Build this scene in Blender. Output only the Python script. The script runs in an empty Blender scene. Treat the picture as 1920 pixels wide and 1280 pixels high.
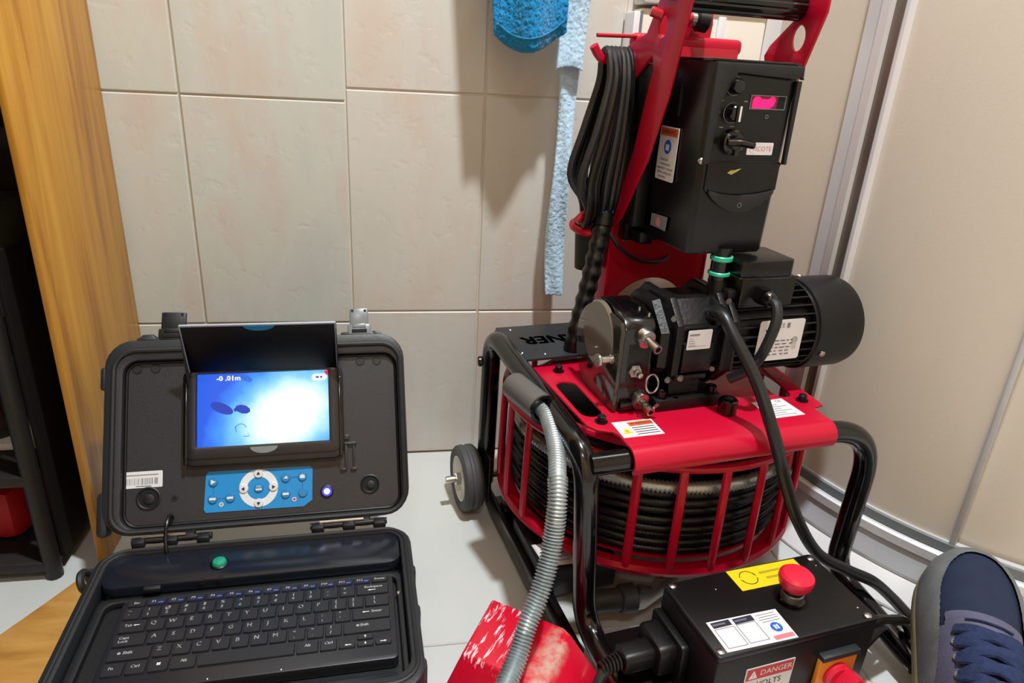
import bpy, bmesh, math, random
from mathutils import Vector, Matrix, noise
random.seed(7)
SC = bpy.context.scene
COL = SC.collection
PI = math.pi

# ------------------------------------------------------------------ camera, world, light, exposure
cam_d = bpy.data.cameras.new('camera')
cam = bpy.data.objects.new('camera', cam_d); COL.objects.link(cam)
cam_d.sensor_width = 36.0; cam_d.lens = 36 * 1300 / 1920; cam_d.clip_start = 0.02
rt = Vector((0.98457, -0.16644, 0.05406)); dn = Vector((-0.01412, -0.38347, -0.92345)); fw = Vector((0.17443, 0.90843, -0.37990))
cam.matrix_world = Matrix(((rt.x, -dn.x, -fw.x, 0), (rt.y, -dn.y, -fw.y, 0), (rt.z, -dn.z, -fw.z, 0.706), (0, 0, 0, 1)))
SC.camera = cam
w = bpy.data.worlds.new('world'); SC.world = w; w.use_nodes = True
w.node_tree.nodes['Background'].inputs[0].default_value = (1, 0.70, 0.46, 1)
w.node_tree.nodes['Background'].inputs[1].default_value = 0.36
def lamp(name, loc, size, power, col, target=None):
    d = bpy.data.lights.new(name, 'AREA'); d.shape = 'DISK'; d.size = size; d.energy = power; d.color = col
    o = bpy.data.objects.new(name, d); COL.objects.link(o); o.location = loc
    if target: o.rotation_euler = (Vector(target) - Vector(loc)).to_track_quat('-Z', 'Y').to_euler()
    return o
lamp('ceiling_light', (0.36, 0.40, 2.36), 0.10, 43, (0.90, 0.965, 1.0))
lamp('second_ceiling_light', (-0.12, -0.80, 2.34), 0.30, 6, (0.93, 0.96, 1.0))
SC.view_settings.view_transform = 'Standard'; SC.view_settings.look = 'None'
SC.view_settings.gamma = 1.0; SC.view_settings.use_curve_mapping = False
SC.view_settings.exposure = 0.27
SC.cycles.max_bounces = 8

# ------------------------------------------------------------------ materials
def lin(c):
    f = lambda v: (v / 12.92 if v <= 0.04045 else ((v + 0.055) / 1.055) ** 2.4)
    return (f(c[0] / 255), f(c[1] / 255), f(c[2] / 255), 1)
MATS = {}
def mat(name, rgb, rough=0.5, metal=0.0, var=0.0, vscale=8, bump=0.0, bscale=60, coat=0.0, spec=0.5, emit=None, estr=0, dust=None, dthr=0.6, sub=0, stretch=None):
    m = bpy.data.materials.new(name); m.use_nodes = True; MATS[name] = m
    nt = m.node_tree; N = nt.nodes; L = nt.links; p = N['Principled BSDF']
    p.inputs['Base Color'].default_value = lin(rgb); p.inputs['Roughness'].default_value = rough
    p.inputs['Metallic'].default_value = metal; p.inputs['Coat Weight'].default_value = coat; p.inputs['Coat Roughness'].default_value = 0.08
    p.inputs['Specular IOR Level'].default_value = spec
    if emit: p.inputs['Emission Color'].default_value = lin(emit); p.inputs['Emission Strength'].default_value = estr
    tc = N.new('ShaderNodeTexCoord'); vec = tc.outputs['Object']
    if stretch:
        mp = N.new('ShaderNodeMapping'); mp.inputs['Scale'].default_value = stretch; L.new(vec, mp.inputs[0]); vec = mp.outputs[0]
    col = None
    nz = N.new('ShaderNodeTexNoise'); nz.inputs['Scale'].default_value = vscale; nz.inputs['Detail'].default_value = 6; L.new(vec, nz.inputs['Vector'])
    if var > 0:
        hs = N.new('ShaderNodeHueSaturation'); hs.inputs['Color'].default_value = lin(rgb)
        mr = N.new('ShaderNodeMapRange'); mr.inputs[1].default_value = 0.3; mr.inputs[2].default_value = 0.7
        mr.inputs[3].default_value = 1 - var; mr.inputs[4].default_value = 1 + var; L.new(nz.outputs[0], mr.inputs[0]); L.new(mr.outputs[0], hs.inputs['Value'])
        col = hs.outputs[0]
    if dust:
        n2 = N.new('ShaderNodeTexNoise'); n2.inputs['Scale'].default_value = vscale * 3.1; n2.inputs['Detail'].default_value = 8; n2.inputs['Roughness'].default_value = 0.7
        L.new(vec, n2.inputs['Vector'])
        cr = N.new('ShaderNodeValToRGB'); cr.color_ramp.elements[0].position = dthr; cr.color_ramp.elements[1].position = dthr + 0.05
        L.new(n2.outputs[0], cr.inputs[0])
        mx = N.new('ShaderNodeMix'); mx.data_type = 'RGBA'; L.new(cr.outputs[0], mx.inputs[0])
        if col: L.new(col, mx.inputs[6])
        else: mx.inputs[6].default_value = lin(rgb)
        mx.inputs[7].default_value = lin(dust); col = mx.outputs[2]
    if col: L.new(col, p.inputs['Base Color'])
    mr2 = N.new('ShaderNodeMapRange'); mr2.inputs[3].default_value = rough * 0.85; mr2.inputs[4].default_value = min(1, rough * 1.15)
    L.new(nz.outputs[0], mr2.inputs[0]); L.new(mr2.outputs[0], p.inputs['Roughness'])
    if bump > 0:
        n3 = N.new('ShaderNodeTexNoise'); n3.inputs['Scale'].default_value = bscale; n3.inputs['Detail'].default_value = 3; L.new(vec, n3.inputs['Vector'])
        b = N.new('ShaderNodeBump'); b.inputs['Strength'].default_value = bump; b.inputs['Distance'].default_value = 0.002
        L.new(n3.outputs[0], b.inputs['Height']); L.new(b.outputs[0], p.inputs['Normal'])
    return m

def wall_tile_mat(name, a, b, c):
    m = bpy.data.materials.new(name); m.use_nodes = True; MATS[name] = m
    nt = m.node_tree; N = nt.nodes; L = nt.links; p = N['Principled BSDF']; p.inputs['Roughness'].default_value = 0.42
    tc = N.new('ShaderNodeTexCoord'); oi = N.new('ShaderNodeObjectInfo')
    ad = N.new('ShaderNodeVectorMath'); ad.operation = 'ADD'; L.new(tc.outputs['Object'], ad.inputs[0])
    sc = N.new('ShaderNodeVectorMath'); sc.operation = 'SCALE'; sc.inputs[0].default_value = (13, 7, 29); L.new(oi.outputs['Random'], sc.inputs[3]); L.new(sc.outputs[0], ad.inputs[1])
    mp = N.new('ShaderNodeMapping'); mp.inputs['Scale'].default_value = (9, 9, 3.2); L.new(ad.outputs[0], mp.inputs[0])
    n1 = N.new('ShaderNodeTexNoise'); n1.inputs['Scale'].default_value = 1.0; n1.inputs['Detail'].default_value = 8; n1.inputs['Roughness'].default_value = 0.62; L.new(mp.outputs[0], n1.inputs[0])
    cr = N.new('ShaderNodeValToRGB'); e = cr.color_ramp.elements; e[0].position = 0.36; e[0].color = lin(b); e[1].position = 0.52; e[1].color = lin(a)
    x = e.new(0.68); x.color = lin(c); L.new(n1.outputs[0], cr.inputs[0])
    n2 = N.new('ShaderNodeTexNoise'); n2.inputs['Scale'].default_value = 3.5; n2.inputs['Detail'].default_value = 7; n2.inputs['Roughness'].default_value = 0.75; L.new(mp.outputs[0], n2.inputs[0])
    r2 = N.new('ShaderNodeValToRGB'); r2.color_ramp.elements[0].position = 0.66; r2.color_ramp.elements[1].position = 0.80; L.new(n2.outputs[0], r2.inputs[0])
    mx = N.new('ShaderNodeMix'); mx.data_type = 'RGBA'; L.new(r2.outputs[0], mx.inputs[0]); L.new(cr.outputs[0], mx.inputs[6]); mx.inputs[7].default_value = lin(tuple(int(v * 0.74) for v in b))
    L.new(mx.outputs[2], p.inputs['Base Color'])
    n3 = N.new('ShaderNodeTexNoise'); n3.inputs['Scale'].default_value = 45; n3.inputs['Detail'].default_value = 4; L.new(ad.outputs[0], n3.inputs[0])
    r3 = N.new('ShaderNodeValToRGB'); r3.color_ramp.elements[0].position = 0.30; r3.color_ramp.elements[1].position = 0.42; L.new(n3.outputs[0], r3.inputs[0])
    bp = N.new('ShaderNodeBump'); bp.inputs['Strength'].default_value = 0.16; bp.inputs['Distance'].default_value = 0.0015; L.new(r3.outputs[0], bp.inputs['Height']); L.new(bp.outputs[0], p.inputs['Normal'])
    return m
wall_tile_mat('grey_tile', (203, 206, 199), (205, 193, 184), (196, 200, 194))
wall_tile_mat('warm_tile', (210, 208, 200), (210, 197, 186), (206, 204, 196))
mat('floor_tile', (203, 204, 201), 0.33, var=0.05, vscale=5, bump=0.05, bscale=90)
mat('grout', (214, 204, 188), 0.8, var=0.06, vscale=20)
mat('plaster', (226, 198, 158), 0.8)
mat('unlit_hall_wall', (58, 48, 42), 0.7, var=0.1)  # dark brown carries the gloom of the unlit hallway
mat('white_casing', (226, 216, 202), 0.35, var=0.02)

def wood_mat(name, dark, mid, light, along):
    m = bpy.data.materials.new(name); m.use_nodes = True; MATS[name] = m
    nt = m.node_tree; N = nt.nodes; L = nt.links; p = N['Principled BSDF']; p.inputs['Roughness'].default_value = 0.38
    tc = N.new('ShaderNodeTexCoord'); mp = N.new('ShaderNodeMapping'); mp.inputs['Scale'].default_value = along; L.new(tc.outputs['Object'], mp.inputs[0])
    n1 = N.new('ShaderNodeTexNoise'); n1.inputs['Scale'].default_value = 1.0; n1.inputs['Detail'].default_value = 5; n1.inputs['Roughness'].default_value = 0.6; n1.inputs['Distortion'].default_value = 0.6; L.new(mp.outputs[0], n1.inputs[0])
    cr = N.new('ShaderNodeValToRGB'); e = cr.color_ramp.elements; e[0].position = 0.32; e[0].color = lin(dark); e[1].position = 0.48; e[1].color = lin(mid); x = e.new(0.68); x.color = lin(light)
    L.new(n1.outputs[0], cr.inputs[0]); L.new(cr.outputs[0], p.inputs['Base Color'])
    b = N.new('ShaderNodeBump'); b.inputs['Strength'].default_value = 0.12; b.inputs['Distance'].default_value = 0.001; L.new(n1.outputs[0], b.inputs['Height']); L.new(b.outputs[0], p.inputs['Normal'])
wood_mat('oak', (158, 96, 24), (198, 138, 44), (216, 160, 62), (34, 34, 2.2))
wood_mat('oak_floor', (150, 100, 46), (190, 138, 68), (210, 160, 90), (6, 22, 30))

mat('red_paint', (190, 6, 46), 0.36, spec=0.35, var=0.05, vscale=10, coat=0.12)
mat('dark_red_paint', (178, 12, 36), 0.3, var=0.05, coat=0.3)
mat('black_gloss', (8, 7, 9), 0.16, coat=0.3, var=0.1)
mat('black_satin', (12, 11, 13), 0.42, spec=0.4, var=0.12, bump=0.05, bscale=200)
mat('black_paint', (10, 9, 10), 0.3, var=0.12, dust=(70, 68, 66), dthr=0.74, vscale=14)
mat('black_box', (11, 9, 10), 0.27, spec=0.4, var=0.1, vscale=6)
mat('black_cast', (10, 9, 11), 0.42, spec=0.4, var=0.15, bump=0.25, bscale=220)
mat('dark_fill', (4, 4, 5), 0.8)  # flat black paints the shade inside holes and sockets; also the display backing
mat('case_plastic', (36, 38, 42), 0.45, var=0.08, bump=0.1, bscale=320)
mat('case_dark', (22, 23, 26), 0.5, var=0.08)
mat('case_panel', (43, 43, 47), 0.42, var=0.05, bump=0.08, bscale=350)
mat('case_gloss', (26, 30, 38), 0.20, var=0.06)
mat('keyboard_body', (34, 34, 39), 0.36, var=0.05)
mat('key_plastic', (34, 35, 40), 0.42, var=0.05)
mat('fkey_plastic', (36, 38, 58), 0.4, var=0.05)
mat('grey_plastic', (120, 126, 128), 0.4, var=0.05)
mat('clasp_grey', (128, 134, 138), 0.3, var=0.1, metal=0.2)
mat('bezel', (30, 30, 36), 0.28, var=0.05)
mat('visor', (5, 5, 14), 0.4, spec=0.25)
mat('visor_edge', (170, 176, 190), 0.4)
mat('panel_blue', (22, 140, 208), 0.38, var=0.03)
mat('button_blue', (38, 128, 186), 0.3)
mat('dark_blue', (16, 90, 140), 0.4)
mat('white_print', (225, 228, 232), 0.5)
mat('white_label', (222, 220, 222), 0.45, var=0.02)
mat('key_white', (245, 245, 245), 0.5, emit=(225, 225, 225), estr=0.0)
mat('blue_legend', (90, 130, 220), 0.5)
mat('black_print', (25, 24, 26), 0.6)
mat('olive_print', (168, 148, 40), 0.5)
mat('grey_print', (120, 120, 126), 0.6)
mat('orange_print', (206, 92, 52), 0.5)
mat('yellow_print', (240, 205, 20), 0.45, var=0.03)
mat('blue_print', (34, 96, 190), 0.5)
mat('red_print', (200, 38, 48), 0.5)
mat('pale_red_print', (214, 120, 132), 0.5)
mat('navy_print', (34, 36, 58), 0.5)
mat('green_plastic', (28, 150, 116), 0.3)
mat('green_ring', (60, 190, 150), 0.35)
mat('estop_red', (214, 28, 58), 0.35, var=0.03)
mat('switch_orange', (232, 140, 34), 0.4)
mat('steel', (190, 188, 184), 0.28, metal=1.0, var=0.08)
mat('dull_steel', (140, 136, 130), 0.4, metal=0.9, var=0.12)
mat('zinc_coil', (182, 191, 195), 0.36, metal=0.65, var=0.18, vscale=30)
mat('black_coil', (20, 19, 21), 0.34, metal=0.3, var=0.3, vscale=60)
mat('aluminium', (214, 216, 222), 0.34, metal=0.3, var=0.05)
mat('aluminium_light', (232, 231, 236), 0.35, metal=0.25, var=0.04)
mat('tray_white', (244, 243, 242), 0.25, var=0.02)
mat('rubber', (30, 30, 31), 0.6, var=0.1, bump=0.1, bscale=250)
mat('tyre', (70, 70, 72), 0.65, var=0.12, vscale=20)
mat('guide_grey', (92, 90, 88), 0.35, var=0.1)
mat('cord_black', (16, 17, 18), 0.32, var=0.1)
mat('cord_grey', (26, 28, 30), 0.36, var=0.1)
mat('hub_white', (238, 238, 230), 0.4, var=0.05)
mat('clear_cover', (46, 43, 38), 0.10, coat=0.5, var=0.06)
mat('cover_window', (112, 102, 88), 0.08, coat=0.6, var=0.06, vscale=14)
mat('towel_blue', (20, 128, 184), 0.95, var=0.22, vscale=260, bump=0.22, bscale=1100, spec=0.1)
mat('towel_pale', (194, 226, 248), 0.95, var=0.10, vscale=260, bump=0.18, bscale=1400, spec=0.1)
mat('shoe_navy', (38, 46, 68), 0.85, var=0.14, vscale=60, bump=0.3, bscale=500, spec=0.2)
mat('shoe_grey', (112, 114, 116), 0.8, var=0.2, vscale=30, bump=0.2, bscale=300, spec=0.2)
mat('shoe_mauve', (92, 90, 112), 0.8, var=0.12, vscale=40, bump=0.3, bscale=400, spec=0.2)
mat('sole_tan', (146, 130, 94), 0.75, var=0.15, vscale=30)
mat('lace_navy', (46, 56, 88), 0.9, var=0.2, vscale=150, bump=0.6, bscale=700, spec=0.1)
mat('rack_black', (24, 20, 19), 0.5, var=0.1)
mat('box_grey', (96, 96, 90), 0.6, var=0.05)
mat('box_white', (225, 222, 215), 0.6, var=0.03)
mat('bag_red', (170, 18, 26), 0.6, var=0.1)
mat('brown_leather', (58, 34, 30), 0.45, var=0.15)
mat('pink_leather', (164, 110, 100), 0.5, var=0.1)
mat('yellow_tag', (196, 188, 110), 0.5)
mat('led_white', (255, 255, 255), 0.4, emit=(215, 220, 255), estr=6)
mat('led_blue', (40, 50, 200), 0.4, emit=(50, 50, 220), estr=1.4)
mat('display_glow', (255, 10, 80), 0.4, emit=(255, 8, 84), estr=1.6)
mat('display_dim', (60, 4, 24), 0.4, emit=(120, 4, 44), estr=0.5)
mat('screen_white', (255, 255, 255), 0.4, emit=(240, 244, 255), estr=1.0)
mat('screen_dark', (20, 50, 150), 0.4, emit=(26, 40, 128), estr=0.8)
mat('screen_dark2', (20, 50, 150), 0.4, emit=(44, 110, 216), estr=0.8)
mat('screen_red', (220, 10, 60), 0.4, emit=(220, 10, 70), estr=0.8)

def screen_mat():
    m = bpy.data.materials.new('screen'); m.use_nodes = True; MATS['screen'] = m
    nt = m.node_tree; N = nt.nodes; L = nt.links; p = N['Principled BSDF']; p.inputs['Base Color'].default_value = (0.01, 0.01, 0.02, 1); p.inputs['Roughness'].default_value = 0.15
    tc = N.new('ShaderNodeTexCoord')
    mp = N.new('ShaderNodeMapping'); mp.vector_type = 'TEXTURE'; mp.inputs['Location'].default_value = (0.030, -0.010, 0); mp.inputs['Scale'].default_value = (0.125, 0.090, 1); mp.inputs['Rotation'].default_value = (0, 0, 0.5)
    L.new(tc.outputs['Object'], mp.inputs[0])
    nz = N.new('ShaderNodeTexNoise'); nz.inputs['Scale'].default_value = 40; nz.inputs['Detail'].default_value = 4; L.new(tc.outputs['Object'], nz.inputs[0])
    ln = N.new('ShaderNodeVectorMath'); ln.operation = 'LENGTH'; L.new(mp.outputs[0], ln.inputs[0])
    ma = N.new('ShaderNodeMath'); ma.operation = 'MULTIPLY_ADD'; ma.inputs[1].default_value = 0.22; L.new(nz.outputs[0], ma.inputs[0]); L.new(ln.outputs['Value'], ma.inputs[2])
    cr = N.new('ShaderNodeValToRGB'); e = cr.color_ramp.elements; e[0].position = 0.36; e[0].color = lin((250, 253, 255)); e[1].position = 1.0; e[1].color = lin((20, 86, 216))
    for q, c in ((0.50, (205, 240, 255)), (0.64, (120, 198, 250)), (0.82, (52, 140, 242))):
        x = e.new(q); x.color = lin(c)
    L.new(ma.outputs[0], cr.inputs[0]); L.new(cr.outputs[0], p.inputs['Emission Color']); p.inputs['Emission Strength'].default_value = 1.0
screen_mat()
for k_ in ('towel_blue', 'towel_pale'):
    MATS[k_].node_tree.nodes['Principled BSDF'].inputs['Sheen Weight'].default_value = 0.5
    MATS[k_].node_tree.nodes['Principled BSDF'].inputs['Sheen Roughness'].default_value = 0.5

def glass_mat():
    m = bpy.data.materials.new('frosted_glass'); m.use_nodes = True; MATS['frosted_glass'] = m
    nt = m.node_tree; N = nt.nodes; L = nt.links; p = N['Principled BSDF']
    p.inputs['Base Color'].default_value = lin((240, 230, 216)); p.inputs['Roughness'].default_value = 0.22; p.inputs['Transmission Weight'].default_value = 0.12
    p.inputs['IOR'].default_value = 1.5
    tr = N.new('ShaderNodeBsdfTranslucent'); tr.inputs[0].default_value = lin((240, 230, 216))
    mx = N.new('ShaderNodeMixShader'); mx.inputs[0].default_value = 0.18
    L.new(p.outputs[0], mx.inputs[1]); L.new(tr.outputs[0], mx.inputs[2]); L.new(mx.outputs[0], N['Material Output'].inputs[0])
    tc = N.new('ShaderNodeTexCoord'); nz = N.new('ShaderNodeTexNoise'); nz.inputs['Scale'].default_value = 300; L.new(tc.outputs['Object'], nz.inputs[0])
    b = N.new('ShaderNodeBump'); b.inputs['Strength'].default_value = 0.12; b.inputs['Distance'].default_value = 0.001; L.new(nz.outputs[0], b.inputs['Height']); L.new(b.outputs[0], p.inputs['Normal'])
glass_mat()

def scuffed_mat():
    m = bpy.data.materials.new('scuffed_red'); m.use_nodes = True; MATS['scuffed_red'] = m
    nt = m.node_tree; N = nt.nodes; L = nt.links; p = N['Principled BSDF']; p.inputs['Roughness'].default_value = 0.32; p.inputs['Coat Weight'].default_value = 0.2
    tc = N.new('ShaderNodeTexCoord')
    def layer(scale, s, lo, hi, prev, colour, det=6):
        mp = N.new('ShaderNodeMapping'); mp.inputs['Scale'].default_value = s; L.new(tc.outputs['Object'], mp.inputs[0])
        n = N.new('ShaderNodeTexNoise'); n.inputs['Scale'].default_value = scale; n.inputs['Detail'].default_value = det; n.inputs['Roughness'].default_value = 0.65; L.new(mp.outputs[0], n.inputs[0])
        r = N.new('ShaderNodeValToRGB'); r.color_ramp.elements[0].position = lo; r.color_ramp.elements[1].position = hi; L.new(n.outputs[0], r.inputs[0])
        return r.outputs[0]
    a = layer(95, (2.4, 0.40, 1), 0.545, 0.60, None, None)
    # scratches sit on the edges of the top: mask by distance along local y
    sp = N.new('ShaderNodeSeparateXYZ'); L.new(tc.outputs['Object'], sp.inputs[0])
    def rng(sock, lo, hi):
        r = N.new('ShaderNodeMapRange'); r.inputs[1].default_value = lo; r.inputs[2].default_value = hi; r.inputs[3].default_value = 0; r.inputs[4].default_value = 1; L.new(sock, r.inputs[0]); return r.outputs[0]
    def mul(x, y):
        q = N.new('ShaderNodeMath'); q.operation = 'MULTIPLY'; L.new(x, q.inputs[0]); L.new(y, q.inputs[1]); return q.outputs[0]
    def mixc(f, c0, c1):
        q = N.new('ShaderNodeMix'); q.data_type = 'RGBA'; L.new(f, q.inputs[0])
        if isinstance(c0, tuple): q.inputs[6].default_value = c0
        else: L.new(c0, q.inputs[6])
        q.inputs[7].default_value = c1; return q.outputs[2]
    left = mul(a, rng(sp.outputs[0], -0.005, -0.03)); topz = rng(sp.outputs[2], 0.080, 0.088)
    c = mixc(mul(left, topz), lin((206, 14, 46)), lin((246, 214, 224)))
    d = layer(26, (1, 1, 1), 0.44, 0.60, None, None, 8)
    band = mul(rng(sp.outputs[0], 0.008, 0.03), mul(d, topz))
    c = mixc(band, c, lin((198, 160, 146)))
    L.new(c, p.inputs['Base Color'])
scuffed_mat()

# ------------------------------------------------------------------ mesh helpers
def T(x=0, y=0, z=0): return Matrix.Translation((x, y, z))
def RX(a): return Matrix.Rotation(a, 4, 'X')
def RY(a): return Matrix.Rotation(a, 4, 'Y')
def RZ(a): return Matrix.Rotation(a, 4, 'Z')
def basis(o, x, y):
    x = Vector(x).normalized(); y = Vector(y); z = x.cross(y).normalized(); y = z.cross(x)
    return Matrix(((x.x, y.x, z.x, o[0]), (x.y, y.y, z.y, o[1]), (x.z, y.z, z.z, o[2]), (0, 0, 0, 1)))
def axis_m(p0, p1):
    p0 = Vector(p0); d = Vector(p1) - p0
    return Matrix.Translation(p0) @ d.to_track_quat('Z', 'Y').to_matrix().to_4x4(), d.length
_txt = {}
_tc = bpy.data.curves.new('lettering_source', 'FONT'); _tc.resolution_u = 2; _tc.align_x = 'CENTER'; _tc.align_y = 'CENTER'
_to = bpy.data.objects.new('lettering_source', _tc); COL.objects.link(_to)
def text_data(s):
    if s not in _txt:
        _tc.body = s; bpy.context.view_layer.update()
        ev = _to.evaluated_get(bpy.context.evaluated_depsgraph_get()); me = ev.to_mesh()
        _txt[s] = ([v.co.copy() for v in me.vertices], [list(p.vertices) for p in me.polygons]); ev.to_mesh_clear()
    return _txt[s]

class B:
    def __init__(s): s.bm = bmesh.new(); s.mi = 0
    def m(s, i): s.mi = i; return s
    def _in(s, tb, M=None):
        if M is not None: bmesh.ops.transform(tb, matrix=M, verts=tb.verts)
        for f in tb.faces: f.material_index = s.mi
        me = bpy.data.meshes.new('tmp'); tb.to_mesh(me); tb.free(); s.bm.from_mesh(me); bpy.data.meshes.remove(me); return s
    def raw(s, vs, fs, M=None):
        tb = bmesh.new(); v = [tb.verts.new(c) for c in vs]
        for f in fs:
            try: tb.faces.new([v[i] for i in f])
            except ValueError: pass
        return s._in(tb, M)
    def box(s, c, d, bev=0, seg=2, M=None, taper=None):
        tb = bmesh.new(); bmesh.ops.create_cube(tb, size=1)
        for v in tb.verts:
            k = 1 if (taper is None or v.co.z < 0) else taper
            v.co = Vector((v.co.x * d[0] * k, v.co.y * d[1] * k, v.co.z * d[2]))
        if bev: bmesh.ops.bevel(tb, geom=list(tb.edges), offset=bev, segments=seg, profile=0.5, affect='EDGES')
        bmesh.ops.translate(tb, verts=tb.verts, vec=c)
        return s._in(tb, M)
    def cyl(s, p0, p1, r0, r1=None, seg=20, bev=0, M=None):
        r1 = r0 if r1 is None else r1
        A, L = axis_m(p0, p1); pr = []
        if bev: pr = [(0, 0), (r0 - bev, 0), (r0, bev), (r1, L - bev), (r1 - bev, L), (0, L)]
        else: pr = [(0, 0), (r0, 0), (r1, L), (0, L)]
        return s.lathe(pr, seg, A if M is None else M @ A)
    def lathe(s, pr, seg=24, M=None, a0=0, a1=2 * PI):
        vs = []; fs = []; full = abs(a1 - a0 - 2 * PI) < 1e-6; n = len(pr); idx = []
        cols = seg if full else seg + 1
        for j, (r, z) in enumerate(pr):
            if r < 1e-9: idx.append([len(vs)] * cols); vs.append((0, 0, z))
            else:
                row = []
                for i in range(cols):
                    a = a0 + (a1 - a0) * i / seg; row.append(len(vs)); vs.append((r * math.cos(a), r * math.sin(a), z))
                idx.append(row)
        for j in range(n - 1):
            for i in range(seg):
                k = (i + 1) % cols; q = [idx[j][i], idx[j][k], idx[j + 1][k], idx[j + 1][i]]
                u = []
                for t in q:
                    if t not in u: u.append(t)
                if len(u) > 2: fs.append(u)
        return s.raw(vs, fs, M)
    def tube(s, pts, r, seg=10, n=0, closed=False, M=None, rf=None, flat=1.0):
        P = spline(pts, n, closed) if n else [Vector(p) for p in pts]
        m = len(P); vs = []; fs = []
        t0 = (P[1] - P[0]).normalized(); up = Vector((0, 0, 1)) if abs(t0.z) < 0.9 else Vector((1, 0, 0)); nrm = t0.cross(up).normalized(); prev = t0
        for i in range(m):
            if closed: t = (P[(i + 1) % m] - P[i - 1]).normalized()
            else: t = (P[min(i + 1, m - 1)] - P[max(i - 1, 0)]).normalized()
            nrm = (prev.rotation_difference(t) @ nrm); nrm = (nrm - t * nrm.dot(t)).normalized(); bn = t.cross(nrm); prev = t
            rr = rf(i, m) if rf else r
            for k in range(seg):
                a = 2 * PI * k / seg; vs.append(P[i] + nrm * (rr * math.cos(a)) + bn * (rr * flat * math.sin(a)))
        for i in range(m if closed else m - 1):
            j = (i + 1) % m
            for k in range(seg):
                l = (k + 1) % seg; fs.append((i * seg + k, i * seg + l, j * seg + l, j * seg + k))
        if not closed:
            fs.append(tuple(range(seg))[::-1]); fs.append(tuple((m - 1) * seg + k for k in range(seg)))
        return s.raw(vs, fs, M)
    def ring(s, c, R, r, ax=(0, 0, 1), seg=32, rs=8, M=None):
        A, _ = axis_m(c, Vector(c) + Vector(ax))
        return s.tube([(R * math.cos(2 * PI * i / seg), R * math.sin(2 * PI * i / seg), 0) for i in range(seg)], r, rs, 0, True, A if M is None else M @ A)
    def prism(s, loops, h, M=None, bev=0):
        if not isinstance(loops[0][0], (tuple, list, Vector)): loops = [loops]
        tb = bmesh.new(); es = []
        for lp in loops:
            v = [tb.verts.new((p[0], p[1], 0)) for p in lp]
            es += [tb.edges.new((v[i], v[(i + 1) % len(v)])) for i in range(len(v))]
        if len(loops) == 1: tb.faces.new(list(tb.verts))
        else: bmesh.ops.triangle_fill(tb, use_beauty=True, use_dissolve=False, edges=es)
        r = bmesh.ops.extrude_face_region(tb, geom=list(tb.faces))
        bmesh.ops.translate(tb, verts=[g for g in r['geom'] if isinstance(g, bmesh.types.BMVert)], vec=(0, 0, h))
        bmesh.ops.recalc_face_normals(tb, faces=tb.faces)
        if bev:
            ed = [e for e in tb.edges if len(e.link_faces) == 2 and e.calc_face_angle(0) > 0.9 and abs(e.verts[0].co.z - e.verts[1].co.z) < 1e-6]
            bmesh.ops.bevel(tb, geom=ed, offset=bev, segments=2, profile=0.5, affect='EDGES')
        return s._in(tb, M)
    def poly(s, pts, z=0, M=None): return s.raw([(p[0], p[1], z) for p in pts], [tuple(range(len(pts)))], M)
    def rect(s, x0, y0, x1, y1, z=0, M=None): return s.poly([(x0, y0), (x1, y0), (x1, y1), (x0, y1)], z, M)
    def disc(s, x, y, r, z=0, M=None, seg=20, ry=None):
        ry = r if ry is None else ry
        return s.poly([(x + r * math.cos(2 * PI * i / seg), y + ry * math.sin(2 * PI * i / seg)) for i in range(seg)], z, M)
    def annul(s, x, y, r0, r1, z=0, M=None, seg=32, a0=0, a1=2 * PI):
        vs = []; fs = []
        for i in range(seg + 1):
            a = a0 + (a1 - a0) * i / seg; vs += [(x + r0 * math.cos(a), y + r0 * math.sin(a), z), (x + r1 * math.cos(a), y + r1 * math.sin(a), z)]
        for i in range(seg): fs.append((2 * i, 2 * i + 1, 2 * i + 3, 2 * i + 2))
        return s.raw(vs, fs, M)
    def text(s, t, x, y, size, z=0, M=None, sx=1.0, rot=0):
        v, f = text_data(t); A = T(x, y, z) @ RZ(rot) @ Matrix.Diagonal((size * sx, size, 1, 1))
        return s.raw([A @ c for c in v], f, M)
def spline(pts, n, closed=False):
    P = [Vector(p) for p in pts]; out = []; m = len(P)
    for i in range(m if closed else m - 1):
        if closed: a, b, c, d = P[i - 1], P[i], P[(i + 1) % m], P[(i + 2) % m]
        else:
            b, c = P[i], P[i + 1]; a = P[i - 1] if i else b * 2 - c; d = P[i + 2] if i + 2 < m else c * 2 - b
        for k in range(n):
            t = k / n; out.append(0.5 * ((2 * b) + (c - a) * t + (2 * a - 5 * b + 4 * c - d) * t * t + (3 * b - a - 3 * c + d) * t ** 3))
    if not closed: out.append(P[-1])
    return out
def resample(P, n):
    L = [0]
    for i in range(1, len(P)): L.append(L[-1] + (P[i] - P[i - 1]).length)
    out = []; j = 0
    for k in range(n):
        t = L[-1] * k / (n - 1)
        while j < len(P) - 2 and L[j + 1] < t: j += 1
        out.append(P[j].lerp(P[j + 1], (t - L[j]) / max(1e-9, L[j + 1] - L[j])))
    return out
def rrect(x0, y0, x1, y1, r, seg=5):
    o = []
    for cx, cy, a in ((x1 - r, y1 - r, 0), (x0 + r, y1 - r, PI / 2), (x0 + r, y0 + r, PI), (x1 - r, y0 + r, 1.5 * PI)):
        for i in range(seg + 1): o.append((cx + r * math.cos(a + PI / 2 * i / seg), cy + r * math.sin(a + PI / 2 * i / seg)))
    return o
def circ(x, y, r, seg=24): return [(x + r * math.cos(2 * PI * i / seg), y + r * math.sin(2 * PI * i / seg)) for i in range(seg)]
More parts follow.
